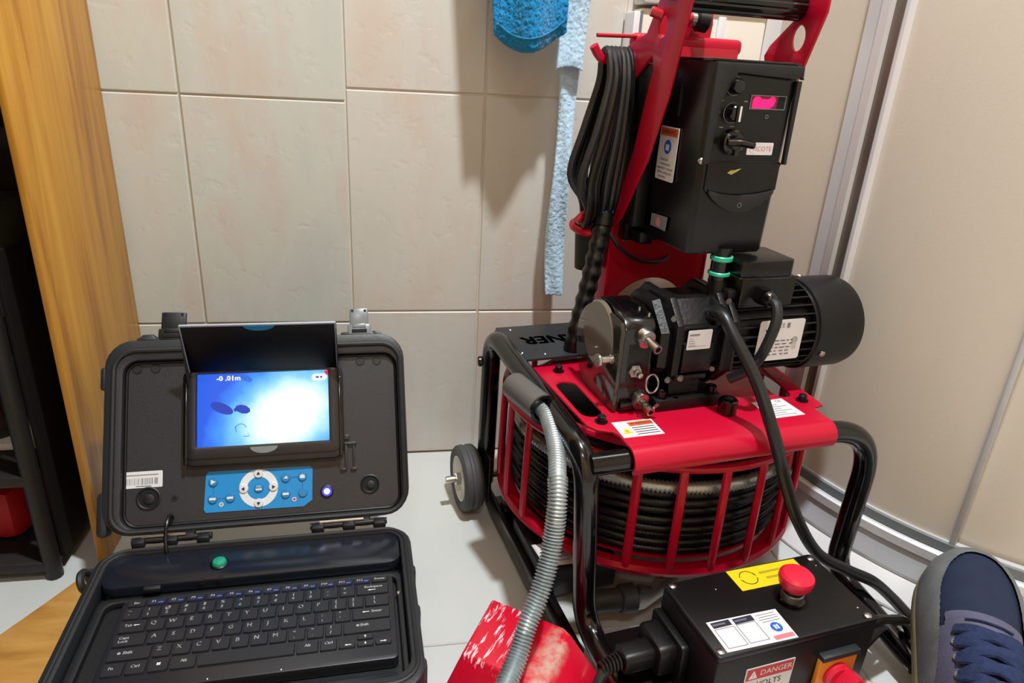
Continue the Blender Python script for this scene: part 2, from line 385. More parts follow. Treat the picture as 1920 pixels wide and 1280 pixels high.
def slot(x0, y0, x1, y1, r, seg=8):   # stadium along segment
    d = math.atan2(y1 - y0, x1 - x0)
    return [(x1 + r * math.cos(d - PI / 2 + PI * i / seg), y1 + r * math.sin(d - PI / 2 + PI * i / seg)) for i in range(seg + 1)] + \
           [(x0 + r * math.cos(d + PI / 2 + PI * i / seg), y0 + r * math.sin(d + PI / 2 + PI * i / seg)) for i in range(seg + 1)]

def obj(name, b, mats, parent=None, M=None, label=None, ang=0.6):
    bm = b.bm
    bmesh.ops.recalc_face_normals(bm, faces=bm.faces)
    for f in bm.faces: f.smooth = True
    for e in bm.edges:
        if len(e.link_faces) == 2 and e.calc_face_angle(0) > ang: e.smooth = False
    me = bpy.data.meshes.new(name); bm.to_mesh(me); bm.free()
    for k in (mats if isinstance(mats, (list, tuple)) else [mats]): me.materials.append(MATS[k])
    o = bpy.data.objects.new(name, me); COL.objects.link(o)
    if parent: o.parent = parent
    if M is not None: o.matrix_local = M
    if label: o['label'] = label
    return o
def thing(name, label, cat, loc=(0, 0, 0), rz=0, group=None):
    o = bpy.data.objects.new(name, None); COL.objects.link(o); o.location = loc; o.rotation_euler = (0, 0, rz); o.empty_display_size = 0.05
    o['label'] = label; o['category'] = cat
    if group: o['group'] = group
    return o
def tag(o, label, cat, group=None):
    o['label'] = label; o['category'] = cat
    if group: o['group'] = group
    return o
def struct(name, b, m, parent=None, M=None, label=None):
    o = obj(name, b, m, parent, M, label)
    if not parent: o['kind'] = 'structure'
    return o

# ================================================================== THE SETTING
def tile_mesh(name, sx, sy, sz, m, bev=0.0016):
    b = B().box((0, 0, 0), (sx, sy, sz), bev, 1); o = obj(name, b, m); me = o.data; bpy.data.objects.remove(o); return me
_tm = {}
def put_tile(parent, c, d, m, rot=None):
    k = (round(d[0], 4), round(d[1], 4), round(d[2], 4), m)
    if k not in _tm: _tm[k] = tile_mesh('tile', d[0], d[1], d[2], m)
    o = bpy.data.objects.new('tile', _tm[k]); COL.objects.link(o); o.parent = parent; o.location = c
    o.rotation_euler = (random.uniform(-.0012, .0012), random.uniform(-.0012, .0012), 0)
    return o
G = 0.0026
wb = struct('wall_back', B().box((0.5625, 1.2025, 1.2), (2.0, 0.10, 2.4)), 'grout')
rows_r = [0, .285, .647, 1.009, 1.371, 1.733, 2.095, 2.4]; rows_l = [0, .266, .628, .990, 1.352, 1.714, 2.076, 2.4]
cols = [-.43, -.3005, -.061, .155, .371, .592, .81, 1.03, 1.25, 1.55]
for i in range(len(cols) - 1):
    left = cols[i + 1] < -.05; rows = rows_l if left else rows_r
    for j in range(len(rows) - 1):
        y0 = 1.1485 if left else 1.150
        put_tile(wb, ((cols[i] + cols[i + 1]) / 2, y0 + .0038, (rows[j] + rows[j + 1]) / 2), (cols[i + 1] - cols[i] - G, .0076, rows[j + 1] - rows[j] - G), 'grey_tile' if left else 'warm_tile')
fl = struct('floor', B().box((-.075, .0, -.053), (3.25, 2.8, .10)), 'grout')
fx = [-1.7, -1.265, -.645, -.025, .595, 1.215, 1.55]; fy = [-1.4, -1.122, -.672, -.222, .228, .678, 1.1475]
for i in range(len(fx) - 1):
    for j in range(len(fy) - 1):
        put_tile(fl, ((fx[i] + fx[i + 1]) / 2, (fy[j] + fy[j + 1]) / 2, -.004), (fx[i + 1] - fx[i] - .002, fy[j + 1] - fy[j] - .002, .008), 'floor_tile')
struct('ceiling', B().box((-.075, -.1, 2.45), (3.25, 2.75, .1)), 'plaster')
struct('wall_right', B().box((1.60, -.1, 1.2), (.1, 2.6, 2.4)), 'warm_tile')
struct('wall_front', B().box((-.075, -1.45, 1.2), (3.25, .1, 2.4)), 'plaster')
struct('wall_left', B().box((-.46, -.80, 1.2), (.06, 1.2, 2.4)).box((-.46, .475, 2.26), (.06, 1.35, .28)), 'plaster')
struct('wall_outer', B().box((-1.09, 1.23, 1.2), (1.3, .06, 2.4)).box((-1.73, -.1, 1.2), (.06, 2.6, 2.4)), 'unlit_hall_wall')
struct('trim_1', B().box((-.4085, 1.0115, 1.062), (.009, .273, 2.12), .0015), 'oak', label='varnished oak door lining board beside the grey wall tiles')
struct('trim_2', B().prism([(-.409, .874), (-.449, .803), (-.62, .52), (-.62, .30), (-.375, .30), (-.375, .874)], .008, T(0, 0, .0005), .0015), 'oak_floor', label='oak threshold board on the floor by the doorway')
cs = struct('trim_3', B().box((.484, 1.128, .530), (.206, .042, .508), .004), 'white_casing')
struct('upper_panel', B().box((.484, 1.124, 1.59), (.206, .05, 1.60), .003), 'box_white', cs)
struct('edge_strip', B().box((.3745, 1.126, .528), (.011, .046, .502), .003), 'aluminium_light', cs)
struct('cover_strip', B().box((.511, 1.105, .528), (.013, .008, .502), .002), 'aluminium_light', cs)
struct('groove', B().box((.3825, 1.108, .528), (.004, .004, .502)), 'grey_plastic', cs)

# ---- shower enclosure
def sweep(b, prof, path):
    vs = []; fs = []; n = len(prof); m = len(path)
    for i, p in enumerate(path):
        q0 = Vector(path[max(i - 1, 0)]); q1 = Vector(path[min(i + 1, m - 1)]); t = (q1 - q0).normalized(); nn = Vector((t.y, -t.x)) if True else None
        nn = Vector((-t.y, t.x)) * -1
        for o, z in prof: vs.append((p[0] + nn.x * o, p[1] + nn.y * o, z))
    for i in range(m - 1):
        for k in range(n): fs.append((i * n + k, i * n + (k + 1) % n, (i + 1) * n + (k + 1) % n, (i + 1) * n + k))
    fs.append(tuple(range(n))); fs.append(tuple((m - 1) * n + k for k in range(n))[::-1])
    return b.raw(vs, fs)
SCX, SCY, SR = 1.145, .98, .5
def arc(a0, a1, n=24, r=SR): return [(SCX + r * math.cos(math.radians(a0 + (a1 - a0) * i / n)), SCY + r * math.sin(math.radians(a0 + (a1 - a0) * i / n))) for i in range(n + 1)]
W0 = (.612, 1.1475); P0 = arc(189.5, 190, 1)[0]
full = [W0] + arc(189.5, 279.5, 40) + [(1.549, arc(279.5, 280, 1)[0][1] + .053)]
# the enclosure's outside is to the right hand of the path direction
sh = thing('shower_enclosure', 'curved frosted glass shower enclosure with aluminium frame on white tray', 'shower', (0, 0, 0))
obj('tray', sweep(B(), [(-.30, .0005), (.040, .0005), (.042, .006), (.022, .043), (.018, .046), (-.30, .046)], full), 'tray_white', sh)
obj('tray_floor', B().prism([(x + .03, y - .005) for x, y in full[:-1]] + [(1.548, full[-1][1] + .02), (1.548, 1.145), (.66, 1.145)], .022, T(0, 0, .001)), 'tray_white', sh)
R_ = [(-.006, .047), (.020, .047), (.021, .052), (.016, .066), (.010, .084), (.0105, .102), (.004, .104), (.003, .120), (-.006, .120)]
obj('bottom_rail', sweep(B(), R_, full), 'aluminium', sh, ang=.4)
obj('rail_lip', sweep(B(), [(.010, .086), (.0145, .088), (.0145, .101), (.010, .103)], full), 'aluminium_light', sh)
obj('rail_seal', sweep(B(), [(.003, .104), (.006, .105), (.006, .118), (.003, .119)], full), 'grey_plastic', sh)
gp = lambda path, o, z0=.112, z1=1.9: sweep(B(), [(o - .003, z0), (o + .003, z0), (o + .003, z1), (o - .003, z1)], path)
obj('fixed_panel', gp([W0, P0], -.004), 'frosted_glass', sh)
obj('door_panel', gp(arc(190.6, 219.5, 20), -.004), 'frosted_glass', sh)
obj('door_panel', gp(arc(217.5, 279.5, 30), -.016), 'frosted_glass', sh)
obj('fixed_panel', gp([arc(279.5, 280, 1)[0], (1.549, .53)], -.004), 'frosted_glass', sh)
obj('top_rail', sweep(B(), [(-.012, 1.89), (.016, 1.89), (.016, 1.94), (-.012, 1.94)], full), 'aluminium', sh)
Mp = basis((P0[0], P0[1], .11), (.165, -.986, 0), (.986, .165, 0))
pf = B().prism([(-.034, -.012), (-.004, -.016), (-.004, .008), (-.034, .006)], 1.78, Mp)
obj('post', pf, 'aluminium', sh)
obj('post', B().prism([(-.004, -.020), (.010, -.020), (.010, .006), (-.004, .006)], 1.78, Mp, .001), 'aluminium_light', sh)
obj('post', B().prism([(.010, -.012), (.024, -.010), (.024, .004), (.010, .004)], 1.78, Mp), 'dull_steel', sh)
obj('edge_seal', B().prism([(.024, -.009), (.030, -.009), (.030, .002), (.024, .002)], 1.78, Mp), 'aluminium_light', sh)
obj('wall_profile', B().box((.607, 1.1315, .99), (.030, .030, 1.76), .002), 'aluminium_light', sh)
a = math.radians(219.7); Me = basis((SCX + SR * math.cos(a), SCY + SR * math.sin(a), .11), (-math.sin(a), math.cos(a), 0), (-math.cos(a), -math.sin(a), 0))
obj('edge_seal', B().box((0, .004, .89), (.008, .018, 1.78), .001, M=Me), 'aluminium', sh)

# ---- hallway shoe rack and what stands on it
rk = thing('shoe_rack', 'black shoe rack in the dark hallway behind the oak board', 'rack', (-.71, .988, 0))
for sx in (-.245, .245):
    for sy in (-.125, .12): obj('post', B().cyl((sx, sy, .001), (sx, sy, .62), .011, seg=12), 'rack_black', rk)
for z in (.022, .160, .325, .60): obj('shelf', B().box((0, 0, z), (.50, .27, .016), .003), 'rack_black', rk)
obj('side_panel', B().box((.254, .0, .24), (.006, .22, .44)), 'rack_black', rk)
def rbox(name, c, d, m, rz, label, cat, bev=.006):
    o = obj(name, B().box((0, 0, d[2] / 2), d, bev), m); o.location = c; o.rotation_euler = (0, 0, rz); return tag(o, label, cat)
rbox('storage_box', (-.58, 1.02, .1685), (.20, .20, .010), 'box_white', .05, 'flat white box lid on the rack shelf under the brown shoe', 'box', .002)
rbox('storage_bin', (-.62, 1.075, .3335), (.22, .14, .15), 'box_grey', -.05, 'grey storage bin on the top shelf of the black rack', 'box')
rbox('grey_box', (-.80, 1.06, .1685), (.20, .16, .125), 'box_grey', .03, 'grey box on the rack behind the brown shoe', 'box')
rb = rbox('shopping_bag', (-.585, .985, .0305), (.17, .14, .085), 'bag_red', -.25, 'red bag on the lowest shelf of the black rack', 'bag', .02)

# ---- shoes
def shoe_upper(st, nth, off, zbase, pred, m_mats, exp=2.3):
    vs = []; fs = []; n = len(st)
    def pt(i, t):
        y, hw, h, xo = st[i]; c, s = math.cos(t), math.sin(t)
        x = xo + (hw + off) * math.copysign(abs(c) ** (2 / exp), c); z = zbase + (h + off) * abs(s) ** (2 / exp)
        return (x, y + (off if i >= n - 3 else 0), z)
    for i in range(n):
        for k in range(nth + 1): vs.append(pt(i, PI * k / nth))
    for i in range(n - 1):
        for k in range(nth):
            f = (i * (nth + 1) + k, i * (nth + 1) + k + 1, (i + 1) * (nth + 1) + k + 1, (i + 1) * (nth + 1) + k)
            c = sum((Vector(vs[q]) for q in f), Vector()) / 4
            if pred(c): fs.append(f)
    used = sorted({q for f in fs for q in f}); mp = {q: i for i, q in enumerate(used)}
    return B().raw([vs[q] for q in used], [tuple(mp[q] for q in f) for f in fs])
def shoe_stations(key, n=150):
    P = [Vector(k) for k in key]; ys = [k[0] for k in key]; out = []
    def ev(y):
        for i in range(len(key) - 1):
            if key[i][0] <= y <= key[i + 1][0] + 1e-9:
                a = key[max(i - 1, 0)]; b = key[i]; c = key[i + 1]; d = key[min(i + 2, len(key) - 1)]; t = (y - b[0]) / (c[0] - b[0])
                return tuple(max(0.0015, 0.5 * (2 * b[j] + (c[j] - a[j]) * t + (2 * a[j] - 5 * b[j] + 4 * c[j] - d[j]) * t * t + (3 * b[j] - a[j] - 3 * c[j] + d[j]) * t ** 3)) if j < 3 else b[j] + (c[j] - b[j]) * t for j in (1, 2, 3))
    for i in range(n):
        u = i / (n - 1); u = 1 - (1 - u) ** 1.6; y = ys[0] + (ys[-1] - ys[0]) * u; out.append((y,) + ev(y))
    return out
KEY = [(0, .006, .05, 0), (.006, .022, .075, 0), (.03, .032, .086, 0), (.08, .035, .092, 0), (.13, .040, .086, 0), (.17, .044, .072, 0), (.21, .0475, .060, 0), (.245, .0465, .053, 0), (.268, .039, .046, 0), (.283, .027, .036, 0), (.291, .013, .022, 0), (.293, .003, .006, 0)]
def surf(st, y, t, off=0.001, zb=.020, exp=2.3):
    i = min(range(len(st)), key=lambda q: abs(st[q][0] - y)); _, hw, h, xo = st[i]; c, s = math.cos(t), math.sin(t)
    return (xo + (hw + off) * math.copysign(abs(c) ** (2 / exp), c), y, zb + (h + off) * abs(s) ** (2 / exp))
def outline(st, g): return [(xo + hw + g, y) for y, hw, h, xo in st] + [(xo - hw - g, y) for y, hw, h, xo in reversed(st)]
ST = shoe_stations(KEY)
def sneaker(name, label):
    t = thing(name, label, 'shoe')
    ol = outline(ST, .004)
    obj('sole', B().prism([(x, y + (.004 if y > .28 else -.003 if y < .01 else 0)) for x, y in ol], .022, None, .004), 'sole_tan', t)
    obj('upper', shoe_upper(ST, 48, 0, .020, lambda c: not (c.z > .096 and c.y < .07), None), 'shoe_navy', t)
    cap = lambda c: (c.y > .205 and (c.x / .0375) ** 2 + ((c.y - .205) / .068) ** 2 > 1) or (.10 < c.y <= .205 and abs(c.x) > .0375)
    obj('toe_bumper', shoe_upper(ST, 140, .0030, .020, cap, None), 'shoe_grey', t)
    obj('eyestay', shoe_upper(ST, 140, .0026, .020, lambda c: 0.050 < c.y < .180 and abs(c.x) < .034 + .010 * (c.y < .165) and c.z > .045 and not (abs(c.x) < .017 and c.y < .150), None), 'shoe_mauve', t)
    obj('tongue', shoe_upper(ST, 96, .0016, .020, lambda c: .04 < c.y < .175 and abs(c.x) < .018 and c.z > .05, None), 'shoe_navy', t)
    obj('heel_counter', shoe_upper(ST, 48, .002, .020, lambda c: c.y < .05 and c.z < .08, None), 'shoe_mauve', t)
    obj('stitch_bar', B().tube([surf(ST, .167, math.radians(q), .0045) for q in (68, 80, 90, 100, 112)], .0012, 6, 4), 'lace_navy', t)
    for k, y in enumerate((.148, .130, .112, .094, .077, .061)):
        for s in (1, -1):
            pts = []
            for q in range(7):
                u = q / 6; ang = math.radians(90 + s * (-34 + 68 * u)); p = surf(ST, y - .012 + .018 * u, ang, .0055 + .004 * math.sin(PI * u)); pts.append(p)
            obj('lace', B().tube(pts, .0055, 8, 5, flat=.45), 'lace_navy', t)
    for s in (1, -1):
        for y in (.148, .130, .112, .094, .077, .061): obj('eyelet', B().ring(surf(ST, y - .008, math.radians(90 - s * 36), .003), .0032, .001, (s * .5, 0, .8), 14, 6), 'shoe_grey', t)
    obj('collar', B().tube([(.028 * math.cos(a), .040 + .034 * math.sin(a), .098 - .010 * math.sin(a)) for a in [2 * PI * i / 28 for i in range(28)]], .006, 8, 0, True), 'shoe_mauve', t)
    obj('sock', B().lathe([(.0, .05), (.026, .05), (.027, .10), (.027, .112), (.024, .115), (0, .115)], 24, T(0, .038, 0) @ Matrix.Diagonal((.9, 1.1, 1, 1))), 'black_satin', t)
    return t
def slipper():
    t = thing('brown_shoe', 'dark brown shoe with pinkish toe on the white box lid in the rack', 'shoe', (-.520, .980, .1800), 2.2)
    S2 = [(y * .85, hw * .85, h * .62, xo) for y, hw, h, xo in ST]
    obj('sole', B().prism(outline(S2, .002), .012, None, .002), 'rubber', t)
    obj('upper', shoe_upper(S2, 30, 0, .011, lambda c: not (c.z > .056 and c.y < .10), None), 'brown_leather', t)
    obj('toe_cap', shoe_upper(S2, 36, .0015, .011, lambda c: c.y > .19, None), 'pink_leather', t)
slipper()
snk = sneaker('sneaker', 'worn navy lace-up sneaker with grey toe bumper resting on the shower tray edge')
HE = Vector((.543, .355, .002)); TO = Vector((.741, .613, .102)); yd = (TO - HE).normalized(); zd = Vector((0, 0, 1)); xd = yd.cross(zd).normalized()
snk.matrix_world = basis(HE, xd, yd) @ Matrix.Diagonal((1.10, 1.19, 1.12, 1))

# ---- towel rail with a towel and a dressing-gown belt
rl = thing('towel_rail', 'chrome towel rail above the frame holding the blue cloths', 'rail', (.215, 1.1, 1.02))
obj('bar', B().cyl((-.14, 0, 0), (.14, 0, 0), .006, seg=14), 'steel', rl)
for s in (-1, 1):
    obj('bracket', B().cyl((s * .13, 0, 0), (s * .13, .047, 0), .007, seg=12).cyl((s * .13, .043, 0), (s * .13, .0495, 0), .020, seg=20), 'steel', rl)
def cloth(name, m, f, nu, nv, thick, fuzz, seed):
    vs = []; fs = []
    def nzv(p, s): return noise.noise(Vector(p) * s + Vector((seed, seed * 2, 0)))
    for side in (0, 1):
        for j in range(nv + 1):
            for i in range(nu + 1):
                u = i / nu; v = j / nv; p = Vector(f(u, v)); e = min(1, 9 * min(u, 1 - u)) * min(1, 14 * min(1, v))
                th = thick * (0.35 + 0.65 * math.sqrt(max(0, e)))
                p.y += (th / 2 if side else -th / 2) + fuzz * (random.random() - .5) + fuzz * .7 * nzv(p, 160)
                p.x += fuzz * .8 * (random.random() - .5); p.z += fuzz * .8 * (random.random() - .5); vs.append(p)
    N = (nu + 1) * (nv + 1); q = lambda s, i, j: s * N + j * (nu + 1) + i
    for j in range(nv):
        for i in range(nu):
            fs.append((q(0, i, j), q(0, i + 1, j), q(0, i + 1, j + 1), q(0, i, j + 1))); fs.append((q(1, i, j), q(1, i, j + 1), q(1, i + 1, j + 1), q(1, i + 1, j)))
        fs.append((q(0, 0, j), q(0, 0, j + 1), q(1, 0, j + 1), q(1, 0, j))); fs.append((q(0, nu, j), q(1, nu, j), q(1, nu, j + 1), q(0, nu, j + 1)))
    for i in range(nu):
        fs.append((q(0, i, 0), q(1, i, 0), q(1, i + 1, 0), q(0, i + 1, 0))); fs.append((q(0, i, nv), q(0, i + 1, nv), q(1, i + 1, nv), q(1, i, nv)))
    return obj(name, B().raw(vs, fs), m, ang=3)
def f_towel(u, v):
    x = .140 + .121 * u; ztop = 1.024
    zb = .733 - .022 * math.sin(PI * min(1, u * 1.15)) - .004 * (u > .6) * (u - .6) / .4 + .012 * max(0, u - .85) / .15
    z = zb + (ztop - zb) * v
    y = 1.062 + .010 * math.sin(u * 9) * (1 - v * .6) + .012 * v
    return (x - .018 * v * (1 - u) + .012 * (1 - v) * (1 - u) - .004 * (1 - v) * u, y, z)
tw = cloth('hand_towel', 'towel_blue', f_towel, 110, 220, .026, .0016, 3)
tag(tw, 'bright blue terry towel with a stitched hem, left of the pale belt', 'towel')
hem = obj('hem', B().tube([(f_towel(u / 20, .05)[0], f_towel(u / 20, .05)[1] - .0125, f_towel(u / 20, .06)[2]) for u in range(1, 20)], .0014, 6, 3), 'towel_blue', tw)
def f_belt(u, v):
    z = .330 + .70 * v; wv = .029 + .004 * math.sin(v * 13) ; cx = .2745 + .006 * math.cos(v * 3.2) - .004 * math.sin(v * 9)
    return (cx + wv * (u - .5), 1.106 + .004 * math.sin(v * 16) + .002 * math.sin(u * 6 + v * 20) - .010 * max(0, v - .6), z)
bl = cloth('dressing_gown_belt', 'towel_pale', f_belt, 26, 520, .010, .0010, 11)
tag(bl, 'long pale blue terry belt hanging in front of the tiled wall', 'belt')
def f_belt2(u, v):
    z = .690 + .006 * math.sin(u * 3) + .34 * v
    return (.2515 + .042 * u + .012 * v, 1.092 + .003 * math.sin(v * 12) + .002 * math.sin(u * 7), z)
fb = cloth('folded_end', 'towel_pale', f_belt2, 34, 200, .009, .0011, 23); fb.parent = bl

# ================================================================== INSPECTION CAMERA CASE
AL = math.radians(32)
case = thing('inspection_case', 'open black plastic case with lit screen, blue button panel and folded-up visor', 'case', (-.165, .755, 0), math.radians(2.5))
bx0, bx1, by0, by1 = -.180, .187, -.262, -.004
b = B()
lo = rrect(bx0 + .010, by0 + .010, bx1 - .010, by1 - .010, .026); hi = rrect(bx0, by0, bx1, by1, .032)
vs = [(x, y, .006) for x, y in lo] + [(x, y, .104) for x, y in hi]; n = len(lo)
b.raw(vs, [(i, (i + 1) % n, n + (i + 1) % n, n + i) for i in range(n)] + [tuple(range(n))[::-1], tuple(range(n, 2 * n))])
for x in (-.12, -.04, .05, .13): b.box((x, by0 - .001, .06), (.012, .012, .07), .003)
for y in (-.20, -.12, -.05):
    for x in (bx0 + .001, bx1 - .001): b.box((x, y, .062), (.012, .014, .07), .003)
base = obj('base', b, 'case_plastic', case)
inn = rrect(-.166, -.241, .173, -.012, .022)
obj('rim', B().prism([hi, inn], .026, T(0, 0, .104), .0035), 'case_plastic', base)
obj('gasket', B().tube([(x, y, .1295) for x, y in rrect(-.173, -.2515, .180, -.0085, .027, 6)], .0028, 8, 0, True), 'rubber', base)
obj('well_floor', B().prism(inn, .002, T(0, 0, .1035)), 'case_dark', base)
deck = rrect(-.1655, -.0690, .1725, -.0125, .016, 5)
obj('deck', B().prism(deck, .0205, T(0, 0, .1056), .0025), 'case_gloss', base)
obj('inner_ledge', B().prism([rrect(-.1655, -.2405, .1725, -.0700, .012), rrect(-.155, -.232, .1655, -.079, .010)], .008, T(0, 0, .1056), .002), 'case_dark', base)
obj('front_ledge', B().box((.0, -.2275, .110), (.318, .010, .008), .002), 'case_gloss', base)
for x in (-.056, -.036): obj('notch', B().box((x, -.0685, .1240), (.0045, .006, .006)), 'dark_fill', base)
obj('tab', B().box((-.108, -.0725, .1235), (.018, .006, .006), .0015), 'case_plastic', base)
obj('green_button', B().m(0).lathe([(0, .1260), (.0105, .1260), (.0105, .1275), (.009, .1285)], 24, T(-.0405, -.0432, 0)).m(1).lathe([(.0085, .1275), (.0085, .1290), (.007, .1315), (.003, .1330), (0, .1333)], 24, T(-.0405, -.0432, 0)), ['black_satin', 'green_plastic'], base, label='small round green button')
for x, y in ((.167, -.110), (-.160, -.225)): obj('screw', B().lathe([(0, 0), (.003, 0), (.002, .0015), (0, .002)], 12, T(x, y, .1138)), 'steel', base)
b = B().ring((-.190, -.035, .112), .011, .0045, (1, 0, .3), 20, 8).box((-.186, -.035, .098), (.010, .020, .018), .003).box((-.190, -.020, .108), (.012, .010, .014), .003)
obj('strap_ring', b, 'case_plastic', base)
for sx in (-.145, .15):
    for sy in (-.05, -.22): obj('foot', B().cyl((sx, sy, .0005), (sx, sy, .010), .010, seg=12), 'rubber', base)
# hinges
for x0, x1 in ((-.148, -.056), (.062, .159)):
    h = B().cyl((x0, .004, .1335), (x1, .004, .1335), .0042, seg=12)
    L = x1 - x0
    for k in range(5): h.box((x0 + L * (k + .5) / 5, .004 + (.004 if k % 2 else -.004), .1335), (L / 5 - .003, .013, .0105), .003)
    obj('hinge', h, 'case_dark', case)
    obj('hinge_pin', B().cyl((x0 + .012, .0035, .1395), (x1 - .03, .0035, .1395), .0019, seg=8), 'steel', case)
# lid
lidM = basis((0, .012, .135), (1, 0, 0), (0, math.sin(AL), math.cos(AL)))
la0, la1, lb0, lb1 = -.1855, .190, .0005, .2455
lo_ = rrect(la0, lb0, la1, lb1, .034, 6); li_ = rrect(-.1635, .0085, .1795, .2185, .018, 5)
b = B().prism([lo_, li_], .013, T(0, 0, -.013), .003).prism(lo_, .042, T(0, 0, -.055), .006)
b.prism([(-.183, .190), (-.150, .243), (-.142, .2525), (-.130, .2530), (-.1255, .247), (-.1245, .230), (-.150, .225)], .026, T(0, 0, -.027), .002)
b.prism([(.149, .232), (.149, .2495), (.1550, .2505), (.162, .2455), (.1895, .196), (.165, .222)], .026, T(0, 0, -.027), .002)
b.box((-.185, .028, -.014), (.014, .055, .026), .006).box((-.186, .197, -.014), (.010, .030, .026), .004).box((-.1245, .243, -.012), (.05, .012, .022), .003).box((.131, .243, -.012), (.05, .012, .022), .003)
lid = obj('lid', b, 'case_plastic', case, lidM)
obj('gasket', B().tube([(x, y, .0005) for x, y in rrect(-.1745, .0045, .1845, .2315, .026, 6)], .0034, 8, 0, True), 'rubber', lid)
obj('inner_groove', B().tube([(x, y, -.010) for x, y in rrect(-.1620, .0100, .1780, .2170, .017, 6)], .0022, 8, 0, True), 'black_satin', lid)
pan = B().prism(li_, .004, T(0, 0, -.0140))
lp = obj('front_panel', pan, 'case_panel', lid)
for x in (-.1495, -.128, .131, .1535): obj('dimple', B().lathe([(0, -.0096), (.0058, -.0096), (.0052, -.0088), (0, -.0088)], 18, T(x, .2085, 0)), 'case_dark', lid)
for x, y, r in ((-.134, .0445, .0145), (.139, .0425, .0128)):
    obj('knob_well', B().m(0).lathe([(r, -.0102), (r, -.0085), (r - .0015, -.0078), (r - .003, -.0090), (r - .003, -.0098)], 28, T(x, y, 0)).m(1).disc(x, y, r - .0025, -.0094).m(0).lathe([(r * .42, -.0098), (r * .42, -.0080), (r * .3, -.0074), (0, -.0074)], 20, T(x + .001, y - .001, 0)), ['case_dark', 'dark_fill'], lid)  # flat black disc painted as the shade inside each well
obj('jack', B().m(0).lathe([(.0038, -.0102), (.0038, -.0085), (.0022, -.0085)], 16, T(-.1037, .0425, 0)).m(1).disc(-.1037, .0425, .0023, -.0090), ['case_dark', 'dark_fill'], lid)
obj('clip_bracket', B().box((.113, .098, -.0085), (.020, .004, .006), .001).box((.109, .081, -.009), (.0035, .034, .005), .001).box((.119, .081, -.009), (.0025, .034, .005), .001).box((.105, .064, -.0085), (.008, .004, .005), .001).box((.1185, .064, -.0085), (.008, .004, .005), .001).box((.110, .1065, -.009), (.008, .007, .004), .001), 'case_panel', lid)
# barcode label
b = B().m(0).prism(rrect(-.165, .0580, -.1180, .0785, .0015), .0006, T(0, 0, -.0100)).m(1)
x = -.1610
while x < -.1235:
    ww = random.choice((.0004, .0004, .0008, .0013)); b.rect(x, .0620, x + ww, .0700, -.0093); x += ww + random.choice((.0005, .0007, .0012, .0018))
b.m(1)
for k, yy in enumerate((.0733, .0595)): b.rect(-.161 + .012 * k, yy, -.123 - .008 * k, yy + .0012, -.0093)
obj('barcode_label', b, ['white_label', 'grey_print'], lid)
# control panel
cpo = [(-.0630, .0725), (-.0665, .0690), (-.0690, .0250), (-.0665, .0212), (.0530, .0200), (.0640, .0275), (.0652, .0680), (.0620, .0715)]
cp = obj('control_panel', B().prism(cpo, .0010, T(0, 0, -.0101)), 'panel_blue', lid)
bt = lambda nm, b, mm, lab=None: obj(nm, b, mm, lid, None, lab)
bt('direction_ring', B().annul(-.0025, .0475, .0145, .0240, -.0088, seg=40), 'white_print')
for dx, dy, a in ((0, .0187, 0), (0, -.0190, PI), (-.0183, .0005, PI / 2), (.0183, .0005, -PI / 2)):
    x, y = -.0025 + dx, .0475 + dy
    tri = [(x + .0026 * math.cos(a + q), y + .0026 * math.sin(a + q)) for q in (PI / 2, PI / 2 + 2.09, PI / 2 + 4.19)]
    bt('direction_button', B().m(0).lathe([(.0058, -.0091), (.0058, -.0078), (.0052, -.0070), (0, -.0066)], 20, T(x, y, 0)).m(1).poly(tri, -.0060), ['white_label', 'black_print'])
sq = lambda b, x, y, k: {'p': lambda: b.poly([(x - .0026, y + .0032), (x - .0026, y - .0032), (x + .0034, y)], -.0062), 'r': lambda: b.rect(x - .0038, y - .0014, x + .0038, y + .0016, -.0062),
    'm': lambda: b.text('OK', x, y + .0016, .0042, -.0062).rect(x - .0038, y - .003, x + .0038, y - .0008, -.0062), 'c': lambda: b.rect(x - .0030, y - .0022, x + .0030, y + .0020, -.0062).rect(x - .001, y + .002, x + .001, y + .003, -.0062), 'h': lambda: b.poly([(x - .0028, y - .001), (x + .0028, y - .001), (x + .001, y + .003)], -.0062), 'n': lambda: b}[k]()
for x, y, k in ((-.0575, .0592, 'p'), (-.0582, .0378, 'r'), (-.0371, .0378, 'r'), (-.0022, .0478, 'm'), (.0314, .0582, 'h'), (.0523, .0585, 'c'), (.0311, .0376, 'r'), (.0525, .0376, 'n')):
    b = B().m(0).lathe([(.0058, -.0091), (.0058, -.0080), (.0052, -.0070), (0, -.0067)], 20, T(x, y, 0)).m(1); sq(b, x, y, k)
    bt('round_button', b, ['button_blue', 'white_print'])
for x0, y0, x1, y1 in ((-.0577, .044, -.0571, .053), (-.052, .0374, -.043, .0380), (.0375, .0581, .046, .0587), (.0520, .0435, .0526, .0525)): bt('panel_line', B().rect(x0, y0, x1, y1, -.0088), 'dark_blue')
for x, y, mm in ((-.048, .0303, 'steel'), (.0416, .0300, 'red_print')):
    bt('indicator', B().m(0).annul(x, y, .0016, .0028, -.0086, seg=16).m(1).disc(x, y, .0017, -.0086), ['white_label', mm])
bt('power_button', B().m(0).lathe([(.0085, -.0102), (.0085, -.0085), (.0070, -.0075), (.0062, -.0075)], 24, T(.083, .0370, 0)).m(1).annul(.083, .0370, .0034, .0063, -.0076, seg=24).m(2).disc(.083, .0370, .0036, -.0070), ['case_dark', 'led_blue', 'led_white'], 'round power button glowing blue')
